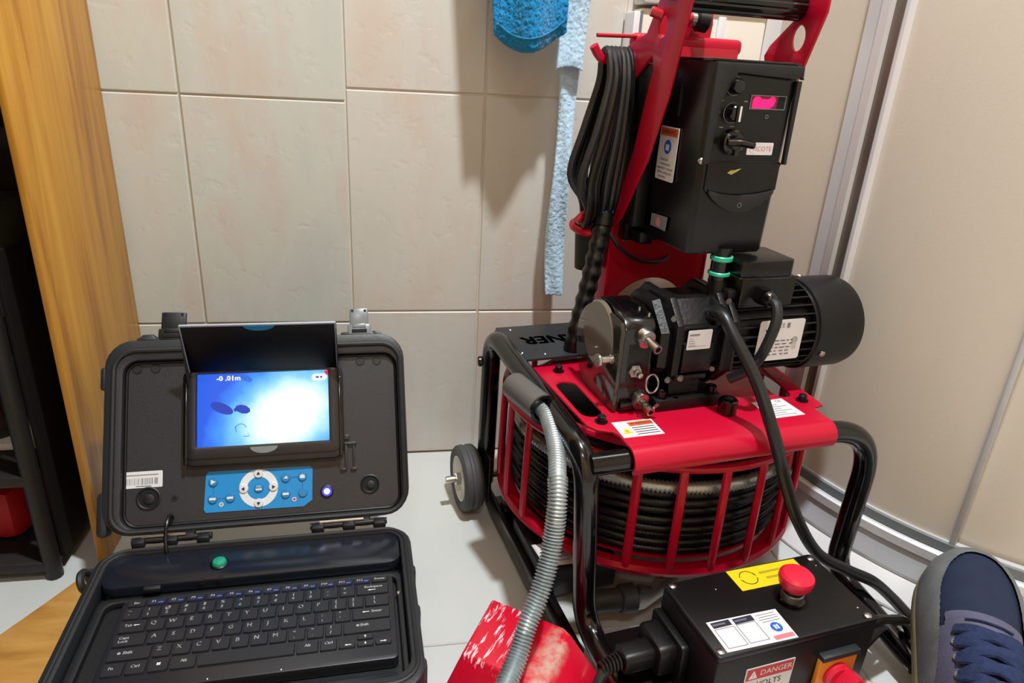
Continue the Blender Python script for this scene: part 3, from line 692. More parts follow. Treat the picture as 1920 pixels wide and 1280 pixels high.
# monitor
mo = rrect(-.0925, .0800, .1070, .2070, .014, 5); mi = rrect(-.0755, .1035, .0885, .1975, .001, 1)
mon = obj('monitor', B().prism([mo, mi], .016, T(0, 0, -.0120), .003).prism([rrect(-.089, .0885, .1035, .203, .010), mi], .003, T(0, 0, .003), .0012), 'bezel', lid)
obj('screen', B().rect(-.0822, -.0471, .0822, .0471, 0), 'screen', lid, T(.0065, .1505, .0005))
sc = lambda nm, b, mm: obj(nm, b, mm, lid, T(.0065, .1505, .0009))
sc('screen_text', B().text('-0 .01m', -.044, .0405, .0088, 0, sx=1.1).text('-0 .01m', -.0436, .0403, .0088, 0, sx=1.1), 'screen_white')
sc('screen_blob', B().poly([(-.0520 + .0138 * math.cos(a), .0020 + .0070 * math.sin(a) - .0052 * math.cos(a)) for a in [2 * PI * i / 20 for i in range(20)]]), 'screen_dark')
sc('screen_blob', B().poly([(-.0265 + .0095 * math.cos(a), -.0005 + .0058 * math.sin(a) - .002 * math.cos(a)) for a in [2 * PI * i / 9 + .4 for i in range(9)]]).poly([(-.038, .0), (-.034, .0025), (-.033, -.001), (-.036, -.004)]), 'screen_dark')
sc('screen_blob', B().poly([(-.0225 + .0080 * math.cos(a), .0400 + .0045 * math.sin(a) - .003 * math.cos(a)) for a in [2 * PI * i / 16 for i in range(16)]]).annul(-.0290, -.0260, .0062, .0070, 0, seg=16, a0=.2, a1=2.9).poly([(-.023, -.025), (-.020, -.033), (-.018, -.036), (-.0215, -.029)]).poly([(-.0362, -.022), (-.0350, -.022), (-.0345, -.030), (-.0352, -.030)]).rect(-.026, -.036, -.018, -.0352), 'screen_dark2')['kind'] = 'stuff'
sc('battery_icon', B().m(0).prism(rrect(.0610, .0335, .0800, .0420, .0038), .0001).m(1).rect(.066, .0365, .070, .0390, .0003).rect(.0715, .0365, .0745, .0390, .0003), ['screen_white', 'screen_dark'])
sc('screen_corner', B().poly([(.0770, .0455), (.0822, .0471), (.0822, .0400), (.0785, .0410)], .0004), 'screen_red')
obj('bezel_crescent', B().poly([(.0065 + .017 * math.cos(a), .1005 + .0085 * math.sin(a)) for a in [PI + PI * i / 14 for i in range(15)]], .0064), 'grey_plastic', lid)  # grey half ellipse laid on the bezel below the screen
# visor: a flat hood hinged along the top of the monitor, with two side flaps
h0 = Vector((0, .2005, .0068)); h1 = Vector((0, .2500, .0625)); d = (h1 - h0); Mv = basis(h0, (1, 0, 0), d); Lv = d.length
v = B().m(0).box((.0090, Lv / 2, .0), (.1835, Lv, .0022), .0004).m(1).box((.0090, Lv, .0), (.1855, .0026, .0030), .0006).box((-.0832, Lv / 2, 0), (.0016, Lv, .0028)).box((.1012, Lv / 2, 0), (.0016, Lv, .0028)).m(2).poly([(.0090 + .019 * math.cos(a), Lv - .0005 - .0085 * math.sin(a)) for a in [PI * i / 14 for i in range(15)]], -.0014).poly([(.0090 + .019 * math.cos(a), Lv - .0005 - .0085 * math.sin(a)) for a in [PI * i / 14 for i in range(15)]], .0014)
obj('visor', v, ['visor', 'visor_edge', 'button_blue'], lid, Mv)
for s in (-1, 1):
    x = .0090 + s * .0925
    obj('visor_flap', B().raw([(x, .203, .006), (x, .2495, .0620), (x, .196, .020), (x, .180, .0075), (x + s * .0012, .203, .006), (x + s * .0012, .2495, .0620), (x + s * .0012, .196, .020), (x + s * .0012, .180, .0075)], [(0, 1, 2, 3), (7, 6, 5, 4), (0, 1, 5, 4), (1, 2, 6, 5), (2, 3, 7, 6), (3, 0, 4, 7)]), 'bezel', lid)
    obj('side_slide', B().box((.0075 + s * .0955, .135, .0045), (.0042, .105, .004), .001), 'black_gloss', lid)
# clasps
def clasp(x, wd, m, tilt, name):
    b = B().m(0).box((0, .010, 0), (wd + .006, .020, .010), .002).box((0, .029, .001), (wd, .026, .006), .0015).m(1).box((0, .0175, .0045), (wd * .72, .0055, .0035), .001).m(2).box((0, .0105, .0052), (wd * .8, .005, .002), .0005).box((-wd * .34, .039, .0042), (.003, .003, .001)).box((wd * .34, .039, .0042), (.003, .003, .001))
    return obj(name, b, [m, m, 'dark_fill'], lid, T(x, .2395, -.006) @ RZ(tilt))
clasp(-.1060, .030, 'case_dark', -.03, 'clasp')
clasp(.1315, .025, 'clasp_grey', .01, 'clasp')['label'] = 'grey clasp'
obj('lid_cord', B().tube([(-.1055, .0285, .1475), (-.1058, .0200, .1560), (-.1066, .0080, .1540), (-.1072, -.0030, .1420), (-.1058, -.0120, .1310), (-.1050, -.0142, .1220)], .0024, 8, 5), 'cord_black', case)

# ---- keyboard lying in the case
kb = thing('keyboard', 'compact black keyboard with white letters lying in the open case', 'keyboard', (-.165 + .0135 * math.cos(math.radians(2.5)) + .148 * math.sin(math.radians(2.5)), .755 - .148 * math.cos(math.radians(2.5)) + .0135 * math.sin(math.radians(2.5)), .1060), math.radians(2.5))
KW, KD = .2955, .1265
obj('body', B().prism(rrect(-KW / 2, -KD / 2, KW / 2, KD / 2, .006), .0145, None, .0018), 'keyboard_body', kb)
U = .0190; x_left = -7.5 * U
_km = {}
def key(x, y, wd, hh, legend, kind='key_plastic'):
    kk = (round(wd, 5), round(hh, 5), kind)
    if kk not in _km:
        b = B(); a = rrect(-wd / 2 + .0009, -hh / 2 + .0009, wd / 2 - .0009, hh / 2 - .0009, .0014, 2); c = rrect(-wd / 2 + .0017, -hh / 2 + .0016, wd / 2 - .0017, hh / 2 - .0016, .0014, 2); q = len(a)
        b.raw([(p[0], p[1], .0) for p in a] + [(p[0], p[1], .0026) for p in c], [(i, (i + 1) % q, q + (i + 1) % q, q + i) for i in range(q)] + [tuple(range(q, 2 * q))])
        o = obj('key', b, kind); _km[kk] = o.data; bpy.data.objects.remove(o)
    o = bpy.data.objects.new('key', _km[kk]); COL.objects.link(o); o.parent = kb; o.location = (x, y, .0143)
    if legend:
        b = B()
        for t, dx, dy, sz in legend:
            if t == 'bar': b.rect(dx - sz / 2, dy - .0007, dx + sz / 2, dy + .0007, .0029)
            elif t == 'blue': b.m(1).rect(dx - sz / 2, dy - .0006, dx + sz / 2, dy + .0006, .0029).m(0)
            elif t == 'la': b.poly([(dx - sz, dy), (dx - sz * .3, dy + .0012), (dx - sz * .3, dy - .0012)], .0029).rect(dx - sz * .4, dy - .0004, dx + sz, dy + .0004, .0029)
            elif t == 'ra': b.poly([(dx + sz, dy), (dx + sz * .3, dy - .0012), (dx + sz * .3, dy + .0012)], .0029).rect(dx - sz, dy - .0004, dx + sz * .4, dy + .0004, .0029)
            elif t == 'ua': b.poly([(dx, dy + .0016), (dx - .0013, dy), (dx + .0013, dy)], .0029).rect(dx - .0004, dy - .0016, dx + .0004, dy, .0029)
            elif t == 'da': b.poly([(dx, dy - .0016), (dx + .0013, dy), (dx - .0013, dy)], .0029).rect(dx - .0004, dy, dx + .0004, dy + .0016, .0029)
            elif t == 'sh': b.annul(dx, dy, .0010, .0016, .0029, seg=5, a0=PI / 2, a1=2.5 * PI)
            elif t == 'win': 
                for ex in (0, 1):
                    for ey in (0, 1): b.rect(dx - .0018 + ex * .0019, dy - .0016 + ey * .0017, dx - .0002 + ex * .0019, dy - .0002 + ey * .0017, .0029)
            else: b.text(t, dx, dy, sz * 1.15, .0029).text(t, dx + .00016, dy + .0001, sz * 1.15, .0029)
        obj('legend', b, ['key_white', 'blue_legend'], o)
y = .0548; fh = .0110
fw_ = 15 * U / 14
for i in range(14):
    t = 'Esc' if i == 0 else ('Power' if i == 13 else 'F%d' % i)
    key(x_left + fw_ * (i + .5), y, fw_, fh, [(t, -.0028 if 0 < i < 13 else 0, .0004, .0040)] + ([('blue', .0046, -.0014, .0048)] if 0 < i < 13 else []), 'key_plastic' if i in (0, 13) else 'fkey_plastic')
def row(y, items, hh=.0188):
    x = x_left
    for wd, leg in items:
        key(x + wd * U / 2, y, wd * U, hh, leg); x += wd * U
two = lambda a, c: [(a, -.0030, .0036, .0050), (c, -.0030, -.0034, .0050)]
one = lambda a: [(a, -.0032, .0016, .0062)]
y0 = .0398; P_ = .0190
row(y0, [(1, two('~', '`'))] + [(1, two(a, c)) for a, c in zip('!@#$%^&*()_+', '1234567890-=')] + [(2, [('Backspace', .001, .0030, .0044), ('la', -.001, -.0022, .0045)])])
row(y0 - P_, [(1.5, [('Tab', -.004, .001, .0044), ('la', .004, .001, .003)])] + [(1, one(c)) for c in 'QWERTYUIOP'] + [(1, two('{', '[')), (1, two('}', ']')), (1.5, two('|', '\\'))])
row(y0 - 2 * P_, [(1.75, [('Caps', -.006, .0026, .0042), ('Lock', -.006, -.0022, .0042)])] + [(1, one(c)) for c in 'ASDFGHJKL'] + [(1, two(':', ';')), (1, two('"', "'")), (2.25, [('la', -.006, .002, .004), ('Enter', .006, .002, .0046)])])
row(y0 - 3 * P_, [(2.25, [('sh', -.010, .001, 0), ('Shift', -.002, .001, .0046)])] + [(1, one(c)) for c in 'ZXCVBNM'] + [(1, two('<', ',')), (1, two('>', '.')), (1, two('?', '/')), (2.75, [('sh', -.010, .002, 0), ('Shift', -.003, .002, .0046)])])
yb = y0 - 4 * P_
row(yb, [(1.15, [('Fn', -.002, .001, .0044)]), (1.1, [('Ctrl', -.001, .001, .0044)]), (1.1, [('win', 0, .0005, 0)]), (1.35, [('Alt', 0, .001, .0044)]), (5.05, None), (1.25, [('Alt', 0, .001, .0044)]), (1, [('Ctrl', 0, .001, .0044)])])
xr = x_left + 12 * U
key(xr + .5 * U, yb - .0047, U, .0095, [('la', .001, 0, .0034)]); key(xr + 2.5 * U, yb - .0047, U, .0095, [('ra', 0, 0, .0034)])
key(xr + 1.5 * U, yb + .0047, U, .0095, [('ua', 0, 0, 0)]); key(xr + 1.5 * U, yb - .0047, U, .0095, [('da', 0, 0, 0)])
for x in (-.04, .03): obj('screw', B().lathe([(0, 0), (.0012, 0), (0, .0008)], 8, T(x, -KD / 2 + .0035, .0145)), 'steel', kb)

# ================================================================== THE DRAIN CLEANING MACHINE
mac = thing('drain_cleaning_machine', 'red and black wheeled drain cleaning machine with cable drum, motor and tall handle', 'machine', (.3931, .8419, 0), math.radians(9))
mp = lambda nm, b, m, par=None, lab=None, ang=.6: obj(nm, b, m, par or mac, None, lab, ang)
# ---- tube frame
TR = .0145
def bend(pts, r=.04, n=6):
    P = [Vector(p) for p in pts]; o = [P[0]]; rr = r
    for i in range(1, len(P) - 1):
        a = (P[i - 1] - P[i]); c = (P[i + 1] - P[i]); r = rr[i - 1] if isinstance(rr, (list, tuple)) else rr; k = min(r, a.length * .45, c.length * .45); A = P[i] + a.normalized() * k; Cc = P[i] + c.normalized() * k
        for j in range(n + 1):
            t = j / n; o.append(A * (1 - t) ** 2 + P[i] * 2 * t * (1 - t) + Cc * t * t)
    return o + [P[-1]]
mp('frame_tube', B().tube(bend([(-.214, .172, .045), (-.212, .172, .312), (-.205, -.168, .296), (-.186, -.171, .052), (-.178, -.31, .045)], .045, 8), TR, 16), 'black_gloss')
mp('frame_tube', B().tube(bend([(.0, -.168, .2825), (.217, -.170, .2825), (.209, -.171, .050), (.196, -.335, .036)], [.085, .04], 14), TR, 16), 'black_gloss')
mp('cross_tube', B().cyl((-.200, -.166, .2825), (.02, -.168, .2825), .0138, seg=16), 'black_gloss')
mp('cross_tube', B().tube(bend([(-.205, .172, .301), (.150, .180, .301), (.150, .180, .03)], .05), TR, 14), 'black_gloss')
mp('bolt', B().cyl((-.232, .180, .262), (-.205, .176, .262), .0085, seg=12, bev=.002), 'black_gloss')
rail = B().box((-.2125, -.010, .026), (.010, .345, .030), .002).box((-.199, -.010, .014), (.026, .345, .004), .001)
mp('base_rail', rail, 'black_paint')
mp('base_rail', B().box((-.005, .100, .026), (.40, .03, .03), .003), 'black_paint')
mp('axle_bracket', B().box((-.2175, .160, .068), (.006, .055, .085), .002), 'black_paint')
fp = mp('front_plate', B().prism(rrect(-.182, -.342, .098, -.192, .004), .005, T(0, 0, .0430), .001), 'black_paint')
cb = mp('counterweight_box', B().box((-.150, -.018, .036), (.115, .125, .048), .003), 'black_satin')
lb = B().m(0).prism([(-.200, -.072), (-.150, -.076), (-.150, -.028), (-.203, -.024)], .0005, T(0, 0, .0602)).m(1)
for k in range(5): lb.rect(-.192, -.066 + .008 * k, -.160, -.0645 + .008 * k, .0609)
mp('rating_label', lb, ['white_label', 'grey_print'])
mp('pedestal', B().lathe([(0, .012), (.085, .012), (.085, .03), (.05, .05), (.05, .082), (.11, .088), (0, .088)], 28, T(.016, .072, 0)), 'black_satin')
mp('drive_roller', B().cyl((-.170, -.138, .050), (-.118, -.145, .050), .0150, seg=18, bev=.003).cyl((-.122, -.1445, .050), (-.100, -.147, .050), .019, seg=18, bev=.002), 'rubber')
mp('roller_bracket', B().prism([(-.105, .030), (-.095, .066), (-.075, .058), (-.066, .074), (-.040, .078), (-.040, .060), (-.085, .030)], .012, basis((0, -.140, 0), (1, 0, 0), (0, 0, 1)), .001), 'dull_steel')
# ---- wheels
def wheel(u, s):
    M = T(u, .172, .0555) @ RY(-PI / 2 * s)
    tb = B().lathe([(.036, -.014), (.050, -.0165), (.0545, -.012), (.0552, -.004), (.0535, -.002), (.0535, .002), (.0552, .004), (.0545, .012), (.050, .0165), (.036, .014)], 40, M)
    t = mp('tyre', tb, 'tyre')
    obj('hub', B().lathe([(0, .010), (.010, .012), (.018, .006), (.033, .006), (.036, .014), (.0375, .0145), (.0375, -.0145), (.0, -.0145)], 32, M), 'hub_white', t)
    obj('axle_nut', B().lathe([(0, .036), (.0055, .036), (.006, .034), (.006, .012)], 12, M).lathe([(0, .020), (.011, .020), (.011, .011)], 6, M), 'steel', t)
wheel(-.2450, 1); wheel(.190, -1)
mp('axle', B().cyl((-.255, .172, .0555), (.19, .172, .0555), .006, seg=12), 'dull_steel')
# ---- drum cage
CU, CV, CR = .016, .066, .2275
cz = lambda pr, **k: B().lathe(pr, 96, T(CU, CV, 0), **k)
mp('cage_ring', cz([(CR - .022, .078), (CR + .003, .078), (CR + .005, .084), (CR + .002, .091), (CR - .010, .090), (CR - .022, .082), (CR - .022, .078)]), 'red_paint', lab='lower red cage ring')
mp('cage_ring', B().tube([(CU + (CR - .003) * math.cos(2 * PI * i / 96), CV + (CR - .003) * math.sin(2 * PI * i / 96), .243) for i in range(96)], .0062, 10, 0, True), 'red_paint')
mp('cage_ring', B().tube([(CU + (CR - .016) * math.cos(2 * PI * i / 96), CV + (CR - .016) * math.sin(2 * PI * i / 96), .262) for i in range(96)], .0055, 8, 0, True), 'red_paint')
bar_me = None
for k in range(25):
    a = math.radians(237 + 14.4 * k); M = T(CU, CV, 0) @ RZ(a)
    if bar_me is None:
        bb = B().tube([(CR - .004, 0, .081), (CR + .001, 0, .10), (CR - .0005, 0, .225), (CR - .003, 0, .244)], .0062, 8, 4, flat=.75)
        o = mp('cage_bar', bb, 'red_paint'); bar_me = o.data
    else:
        o = bpy.data.objects.new('cage_bar', bar_me); COL.objects.link(o); o.parent = mac
    o.matrix_local = M
mp('drum_floor', cz([(0, .0885), (CR - .022, .0885), (CR - .022, .0925), (0, .0925)]), 'red_paint')
mp('drum_core', cz([(0, .0925), (.186, .0925), (.190, .10), (.190, .232), (.180, .236), (0, .236)]), 'black_satin')
def coil_ring(R, z, r, pitch, m, amp=.12, seg=8):
    n = int(2 * PI * R / pitch) * 2
    pts = [(CU + R * math.cos(2 * PI * i / n), CV + R * math.sin(2 * PI * i / n), z + .002 * math.sin(2 * PI * i / n + z * 90)) for i in range(n)]
    return mp('cable_coil', B().tube(pts, r, seg, 0, True, rf=lambda i, mm: r * (1 if i % 2 else 1 - amp)), m, ang=2)
for k in range(8): coil_ring(.2055 + .002 * math.sin(k * 2.3), .1020 + .0126 * k, .0072, .0050, 'black_coil', .22, 7)
coil_ring(.2075, .2055, .0096, .0056, 'zinc_coil', .32)
# ---- top plate with rolled front edge
po = [(-.186, .058), (-.183, .066), (-.157, .068), (-.154, .075), (-.10, .078), (.155, .078), (.166, .070), (.166, .030), (.157, -.120), (.154, -.132), (.138, -.135), (.135, -.140), (.134, -.168), (-.152, -.168), (-.152, -.142), (-.156, -.132), (-.172, -.124), (-.180, -.112)]
tp = mp('top_plate', B().prism([po, slot(-.161, -.006, -.161, -.078, .0145), slot(.139, -.004, .121, -.088, .0125)], .0035, T(0, 0, .2975), .0012), 'red_paint')
ro = [(-.168 + .0185 * math.cos(a), .2825 + .0185 * math.sin(a)) for a in [PI / 2 + math.radians(128) * i / 14 for i in range(15)]]
ri = [(-.168 + .0150 * math.cos(a), .2825 + .0150 * math.sin(a)) for a in [PI / 2 + math.radians(128) * i / 14 for i in range(15)]]
mp('rolled_edge', B().prism(ro + ri[::-1], .286, Matrix(((0, 0, 1, -.152), (1, 0, 0, 0), (0, 1, 0, 0), (0, 0, 0, 1)))), 'red_paint')
for x, y in ((-.155, .041), (-.159, -.107), (.134, -.115)):
    mp('bolt', B().m(0).cyl((x, y, .301), (x, y, .3022), .0082, seg=16).cyl((x, y, .302), (x, y, .310), .0052, seg=14, bev=.0008).m(1).disc(x, y, .0028, .3103, seg=6), ['black_satin', 'dark_fill'])
mp('clamp_stud', B().m(0).cyl((.010, -.122, .301), (.010, -.122, .321), .0120, seg=20, bev=.0015).m(1).disc(.010, -.122, .0055, .3213, seg=6), ['black_gloss', 'dark_fill'])
w1 = [(-.1485, -.1130), (-.0950, -.1145), (-.0965, -.1515), (-.1500, -.1500)]
b = B().m(0).prism(w1[::-1], .0004, T(0, 0, .3012)).m(1).rect(-.130, -.1265, -.0975, -.1170, .3018).m(2).poly([(-.1455, -.142), (-.1325, -.142), (-.1390, -.129)], .3018).m(3)
b.text('WARNING', -.1125, -.1218, .0062, .3020)
for k in range(4): b.rect(-.1295, -.1315 - .005 * k, -.0995, -.1300 - .005 * k, .3018)
b.text('!', -.139, -.1378, .009, .3020)
mp('warning_label', b, ['white_label', 'orange_print', 'yellow_print', 'black_print'])
w2 = [(.0600, -.1060), (.1090, -.1040), (.1100, -.1500), (.0570, -.1500)]
b = B().m(0).prism(w2[::-1], .0004, T(0, 0, .3012)).m(1).text('CE', .098, -.1105, .0075, .3018)
for k in range(6): b.rect(.064, -.119 - .0052 * k, .090 + .012 * (k % 2), -.1180 - .0052 * k, .3018)
mp('rating_label', b, ['white_label', 'grey_print'])
# ---- rear lettered plate
mp('name_plate', B().prism([(-.204, .182), (-.212, .056), (-.060, .060), (.10, .060), (.10, .182)][::-1], .004, T(0, 0, .3120), .001), 'case_plastic')
b = B()
for dx, dy in ((0, 0), (.0014, 0), (-.0014, 0), (0, .0012), (0, -.0012), (.0012, .001), (-.0012, -.001)): b.text('CLEANER', -.1045 + dx, .1225 + dy, .038, .3164, sx=.96, rot=PI)
mp('cutout_shade_letters', b, 'dark_fill', lab='cut-out lettering reading CLEANER towards the back')  # flat letters paint the dark of cut-outs; the plate stays solid
for x, y in ((-.185, .168), (-.196, .080), (-.165, .070)): mp('screw', B().lathe([(0, .3160), (.0022, .3160), (.001, .3172), (0, .3174)], 8, T(x, y, 0)), 'steel')
# ---- shaft guide tube
gp0 = Vector((-.230, .012, .300)); gp1 = Vector((-.2175, -.062, .3015)); A_, L_ = axis_m(gp0, gp1)
mp('guide_tube', B().m(0).lathe([(.0185, 0), (.0185, L_), (.0150, L_), (.0150, .004), (0, .004), (0, 0), (.0185, 0)], 28, A_).m(1).lathe([(.0150, .0041), (.0150, L_ - .001)], 28, A_), ['guide_grey', 'dark_fill'])
mp('guide_ring', B().lathe([(.0152, L_ - .001), (.0195, L_ - .001), (.0200, L_ + .003), (.0152, L_ + .003), (.0152, L_ - .001)], 28, A_), 'black_gloss')
# ---- gearbox, cover and motor (axis along u at v -.04, z .383)
AV, AZ = -.040, .383
MU = lambda u: Matrix(((0, 0, 1, u), (1, 0, 0, AV), (0, 1, 0, AZ), (0, 0, 0, 1)))      # local z -> +u, x -> v, y -> z
bx = [(-.048, -.082), (-.048, .028), (-.040, .038), (-.010, .046), (.030, .044), (.056, .010), (.062, -.030), (.046, -.082)]
mp('shaft_housing', B().prism(bx, .043, MU(-.130), .003).box((-.108, -.04, .303), (.05, .085, .004)), 'black_gloss')
cov = []
for i in range(25):
    a = math.radians(60 + 240 * i / 24); pass
cov = [(-.050, -.080), (-.050, .026), (-.044, .036), (.006, .040)] + [(.012 + .062 * math.cos(a), -.022 + .062 * math.sin(a)) for a in [math.radians(80 - 150 * i / 20) for i in range(21)]] + [(.012, -.081)]
mp('cover_plate', B().prism(cov, .006, MU(-.1365), .0015), 'clear_cover', lab='smoky brown cover plate')
mp('cover_window', B().lathe([(0, -.0015), (.0405, -.0015), (.042, 0), (.042, .004)], 40, MU(-.1365) @ T(.009, .002, 0) @ Matrix.Diagonal((1, 1.04, 1, 1))), 'cover_window')
mp('spool_knob', B().lathe([(0, 0), (.0085, 0), (.0085, .003), (.0045, .006), (.0045, .018), (.006, .019), (.006, .021)], 18, MU(-.1580) @ T(-.036, -.014, 0)), 'steel', lab='chrome knob')
for i, (v, z) in enumerate(((.012, .026), (.006, .030), (-.014, .037), (-.022, .043), (-.036, .040))): mp('screw', B().cyl((-.118 + .006 * i, AV + v, AZ + z - .001), (-.118 + .006 * i, AV + v, AZ + z + .004), .0022, seg=8), 'steel')
def fit(u, z, r, ln, nm, cone):
    M = Matrix(((1, 0, 0, u), (0, 0, -1, -.0880), (0, 1, 0, z), (0, 0, 0, 1))) @ RX(.18) @ RY(.12)
    t = mp(nm, B().lathe([(0, -.002), (r, -.002), (r, .006), (r * .92, .008), (r * .45, .0085)], 26, M), 'steel')
    obj('stem', B().m(0).lathe([(.0052, .008), (.0045, .016), (.0058, .017), (.0058, ln), (.0036, ln), (.0036, ln - .006), (0, ln - .006)], 18, M).m(1).disc(0, 0, .0036, ln - .005, M), ['steel', 'dark_fill'], t)
    return t
fit(-.104, .4005, .0125, .030, 'grease_fitting', 0)
f2 = fit(-.1005, .3165, .0125, .029, 'grease_fitting', 0)
obj('lever_pin', B().cyl((-.094, -.112, .312), (-.088, -.116, .322), .0018, seg=8), 'steel', f2)
M = Matrix(((1, 0, 0, -.1125), (0, 0, -1, -.0880), (0, 1, 0, .3575), (0, 0, 0, 1)))
lp_ = mp('lock_pin', B().lathe([(0, -.002), (.0088, -.002), (.0088, .005), (0, .005)], 6, M).lathe([(.005, .005), (.005, .012), (.0035, .012), (.0035, .019), (0, .020)], 14, M), 'steel')
obj('pull_ring', B().ring((-.0975, -.110, .3475), .0112, .0013, (.35, -1, .3), 32, 8), 'steel', lp_)
mp('service_panel', B().box((-.1075, -.0870, .366), (.030, .003, .052), .001), 'black_box')
mp('side_lug', B().box((-.118, -.091, .311), (.020, .008, .010), .001), 'black_gloss')
mp('black_collar', B().lathe([(.030, -.086), (.058, -.084), (.061, -.074), (.054, -.064), (.058, -.058)], 8, MU(0) @ RZ(PI / 8)), 'black_cast')
octo = lambda r, k=.40: [(r, r * k), (r * k, r), (-r * k, r), (-r, r * k), (-r, -r * k), (-r * k, -r), (r * k, -r), (r, -r * k)]
mp('gearbox', B().prism(octo(.054), .064, MU(-.060), .004).prism(octo(.060, .55), .010, MU(-.066), .002).prism(octo(.062, .5), .011, MU(.002), .002).box((-.030, AV - .048, AZ - .012), (.044, .022, .040), .003).box((-.030, AV - .046, AZ + .026), (.050, .020, .006), .002).box((-.034, AV - .046, AZ - .040), (.046, .02, .008), .002), 'black_cast')
mp('gearbox_foot', B().box((-.034, AV, .3090), (.096, .122, .016), .0015).prism([(-.040, -.034), (.040, -.034), (.046, -.070), (-.046, -.070)][::-1], .044, MU(-.056)), 'black_cast')
for u, v in ((-.070, -.090), (.005, -.090), (-.070, .012), (.005, .012)):
    mp('foot_bolt', B().m(0).cyl((u, v, .317), (u, v, .3255), .0070, seg=16, bev=.001).m(1).disc(u, v, .0036, .3258, seg=6), ['black_gloss', 'dark_fill'])
for u, v, z in ((-.0675, -.092, .424), (-.0675, -.098, .345), (-.050, -.099, .346), (.000, -.092, .352), (.010, -.088, .440)):
    mp('bolt', B().cyl((u, v, z), (u - .004, v - .004, z), .0034, seg=10), 'dull_steel')
def plate_front(name, u0, z0, u1, z1, vv, paint, mats, par=None):
    Mx = basis(((u0 + u1) / 2, vv, (z0 + z1) / 2), (1, 0, 0), (0, 0, 1)); w_, h_ = u1 - u0, z1 - z0
    b = B().m(0).prism(rrect(-w_ / 2, -h_ / 2, w_ / 2, h_ / 2, min(w_, h_) * .06, 3), .0006, Mx); paint(b, w_, h_, Mx)
    return mp(name, b, mats, par)
def p1(b, w_, h_, M):
    b.m(1).rect(-w_ * .44, h_ * .24, -w_ * .02, h_ * .31, .0009, M)
    for k in range(4): b.rect(-w_ * .44, h_ * (.06 - .12 * k), -w_ * (.25 - .04 * k), h_ * (.085 - .12 * k), .0009, M)
    b.rect(-w_ * .44, -h_ * .34, w_ * .3, -h_ * .325, .0009, M)
plate_front('gearbox_label', -.0500, .3835, -.0160, .4090, -.0998, p1, ['white_label', 'grey_print'])
mp('motor_body', B().lathe([(.030, .012), (.0500, .014), (.0500, .156), (.030, .158)], 40, MU(0)), 'black_cast')
fb_ = B()
for k in range(30):
    a = 2 * PI * k / 30 + .05
    fb_.box((.0535, 0, .086), (.012, .0024, .128), .0005, 1, MU(0) @ RZ(a))
o = mp('cooling_fins', fb_, 'black_satin'); o['kind'] = 'stuff'
mp('motor_flange', B().prism(octo(.060, .55), .010, MU(.014), .002).box((.020, AV - .035, AZ + .062), (.018, .014, .012), .002), 'black_cast')
mp('end_shield', B().lathe([(.040, .146), (.0600, .147), (.0610, .152), (.0600, .158)], 40, MU(0)), 'black_cast')
mp('fan_cowl', B().lathe([(.0605, .150), (.0635, .152), (.0640, .158), (.0640, .216), (.0610, .226), (.0540, .2300), (.030, .2305), (0, .2305)], 56, MU(0)), 'black_satin')
for a in (200, 320, 80): mp('cowl_screw', B().lathe([(0, .0035), (.003, .0035), (.0046, .002), (.0046, 0)], 12, MU(.163) @ RZ(math.radians(a)) @ T(.0640, 0, 0) @ RY(PI / 2)), 'steel')
mp('foot_pad', B().lathe([(0, -.006), (.007, -.006), (.0085, 0), (.0085, .006)], 14, T(.092, AV - .015, AZ - .057)), 'black_cast')
def p2(b, w_, h_, M):
    b.m(1).text('CE', -w_ * .02, h_ * .36, .0085, .0009, M); b.rect(w_ * .10, h_ * .30, w_ * .17, h_ * .42, .0009, M)
    b.m(2).rect(-w_ * .36, h_ * .24, -w_ * .16, h_ * .28, .0009, M).rect(-w_ * .32, h_ * .12, -w_ * .2, h_ * .145, .0009, M)
    for k in range(5):
        x = -w_ * .34
        while x < w_ * .26:
            q = random.uniform(.04, .12) * w_; b.rect(x, h_ * (-.02 - .085 * k), min(x + q, w_ * .3), h_ * (.0 - .085 * k), .0009, M); x += q + random.uniform(.03, .07) * w_
    b.rect(-w_ * .45, -h_ * .19, w_ * .28, -h_ * .185, .0009, M)
    b.m(3).lathe([(.004, .0009), (.004, .0025), (0, .003)], 12, M @ T(w_ * .33, h_ * .0, 0))
plate_front('motor_label', .0545, .3580, .1240, .4140, -.0995, p2, ['white_label', 'grey_print', 'black_print', 'steel'])
tb_ = [(-.042, -.030), (-.042, .030), (-.030, .037), (.030, .037), (.0385, .030), (.0385, -.026), (.030, -.034), (-.030, -.034)]
mp('terminal_base', B().box((.064, AV - .014, .4485), (.082, .072, .040), .003), 'black_box')
mp('terminal_lid', B().prism([(x, y) for x, y in tb_][::-1], .022, T(.064, AV - .015, .4670), .0025), 'black_box')
mp('lid_rim', B().prism([(x * 1.04, y * 1.04) for x, y in tb_][::-1], .003, T(.064, AV - .015, .4658), .001), 'black_gloss')
gl = mp('cable_gland', B().cyl((.052, -.088, .447), (.052, -.104, .447), .0115, seg=6).cyl((.052, -.104, .447), (.052, -.116, .445), .0105, .0085, seg=18, bev=.002), 'black_gloss')
mp('motor_cord', B().tube([(.052, -.110, .446), (.053, -.122, .443), (.050, -.131, .428), (.043, -.134, .405), (.037, -.130, .378), (.030, -.118, .355), (.018, -.105, .340)], .0066, 10, 6), 'cord_grey')
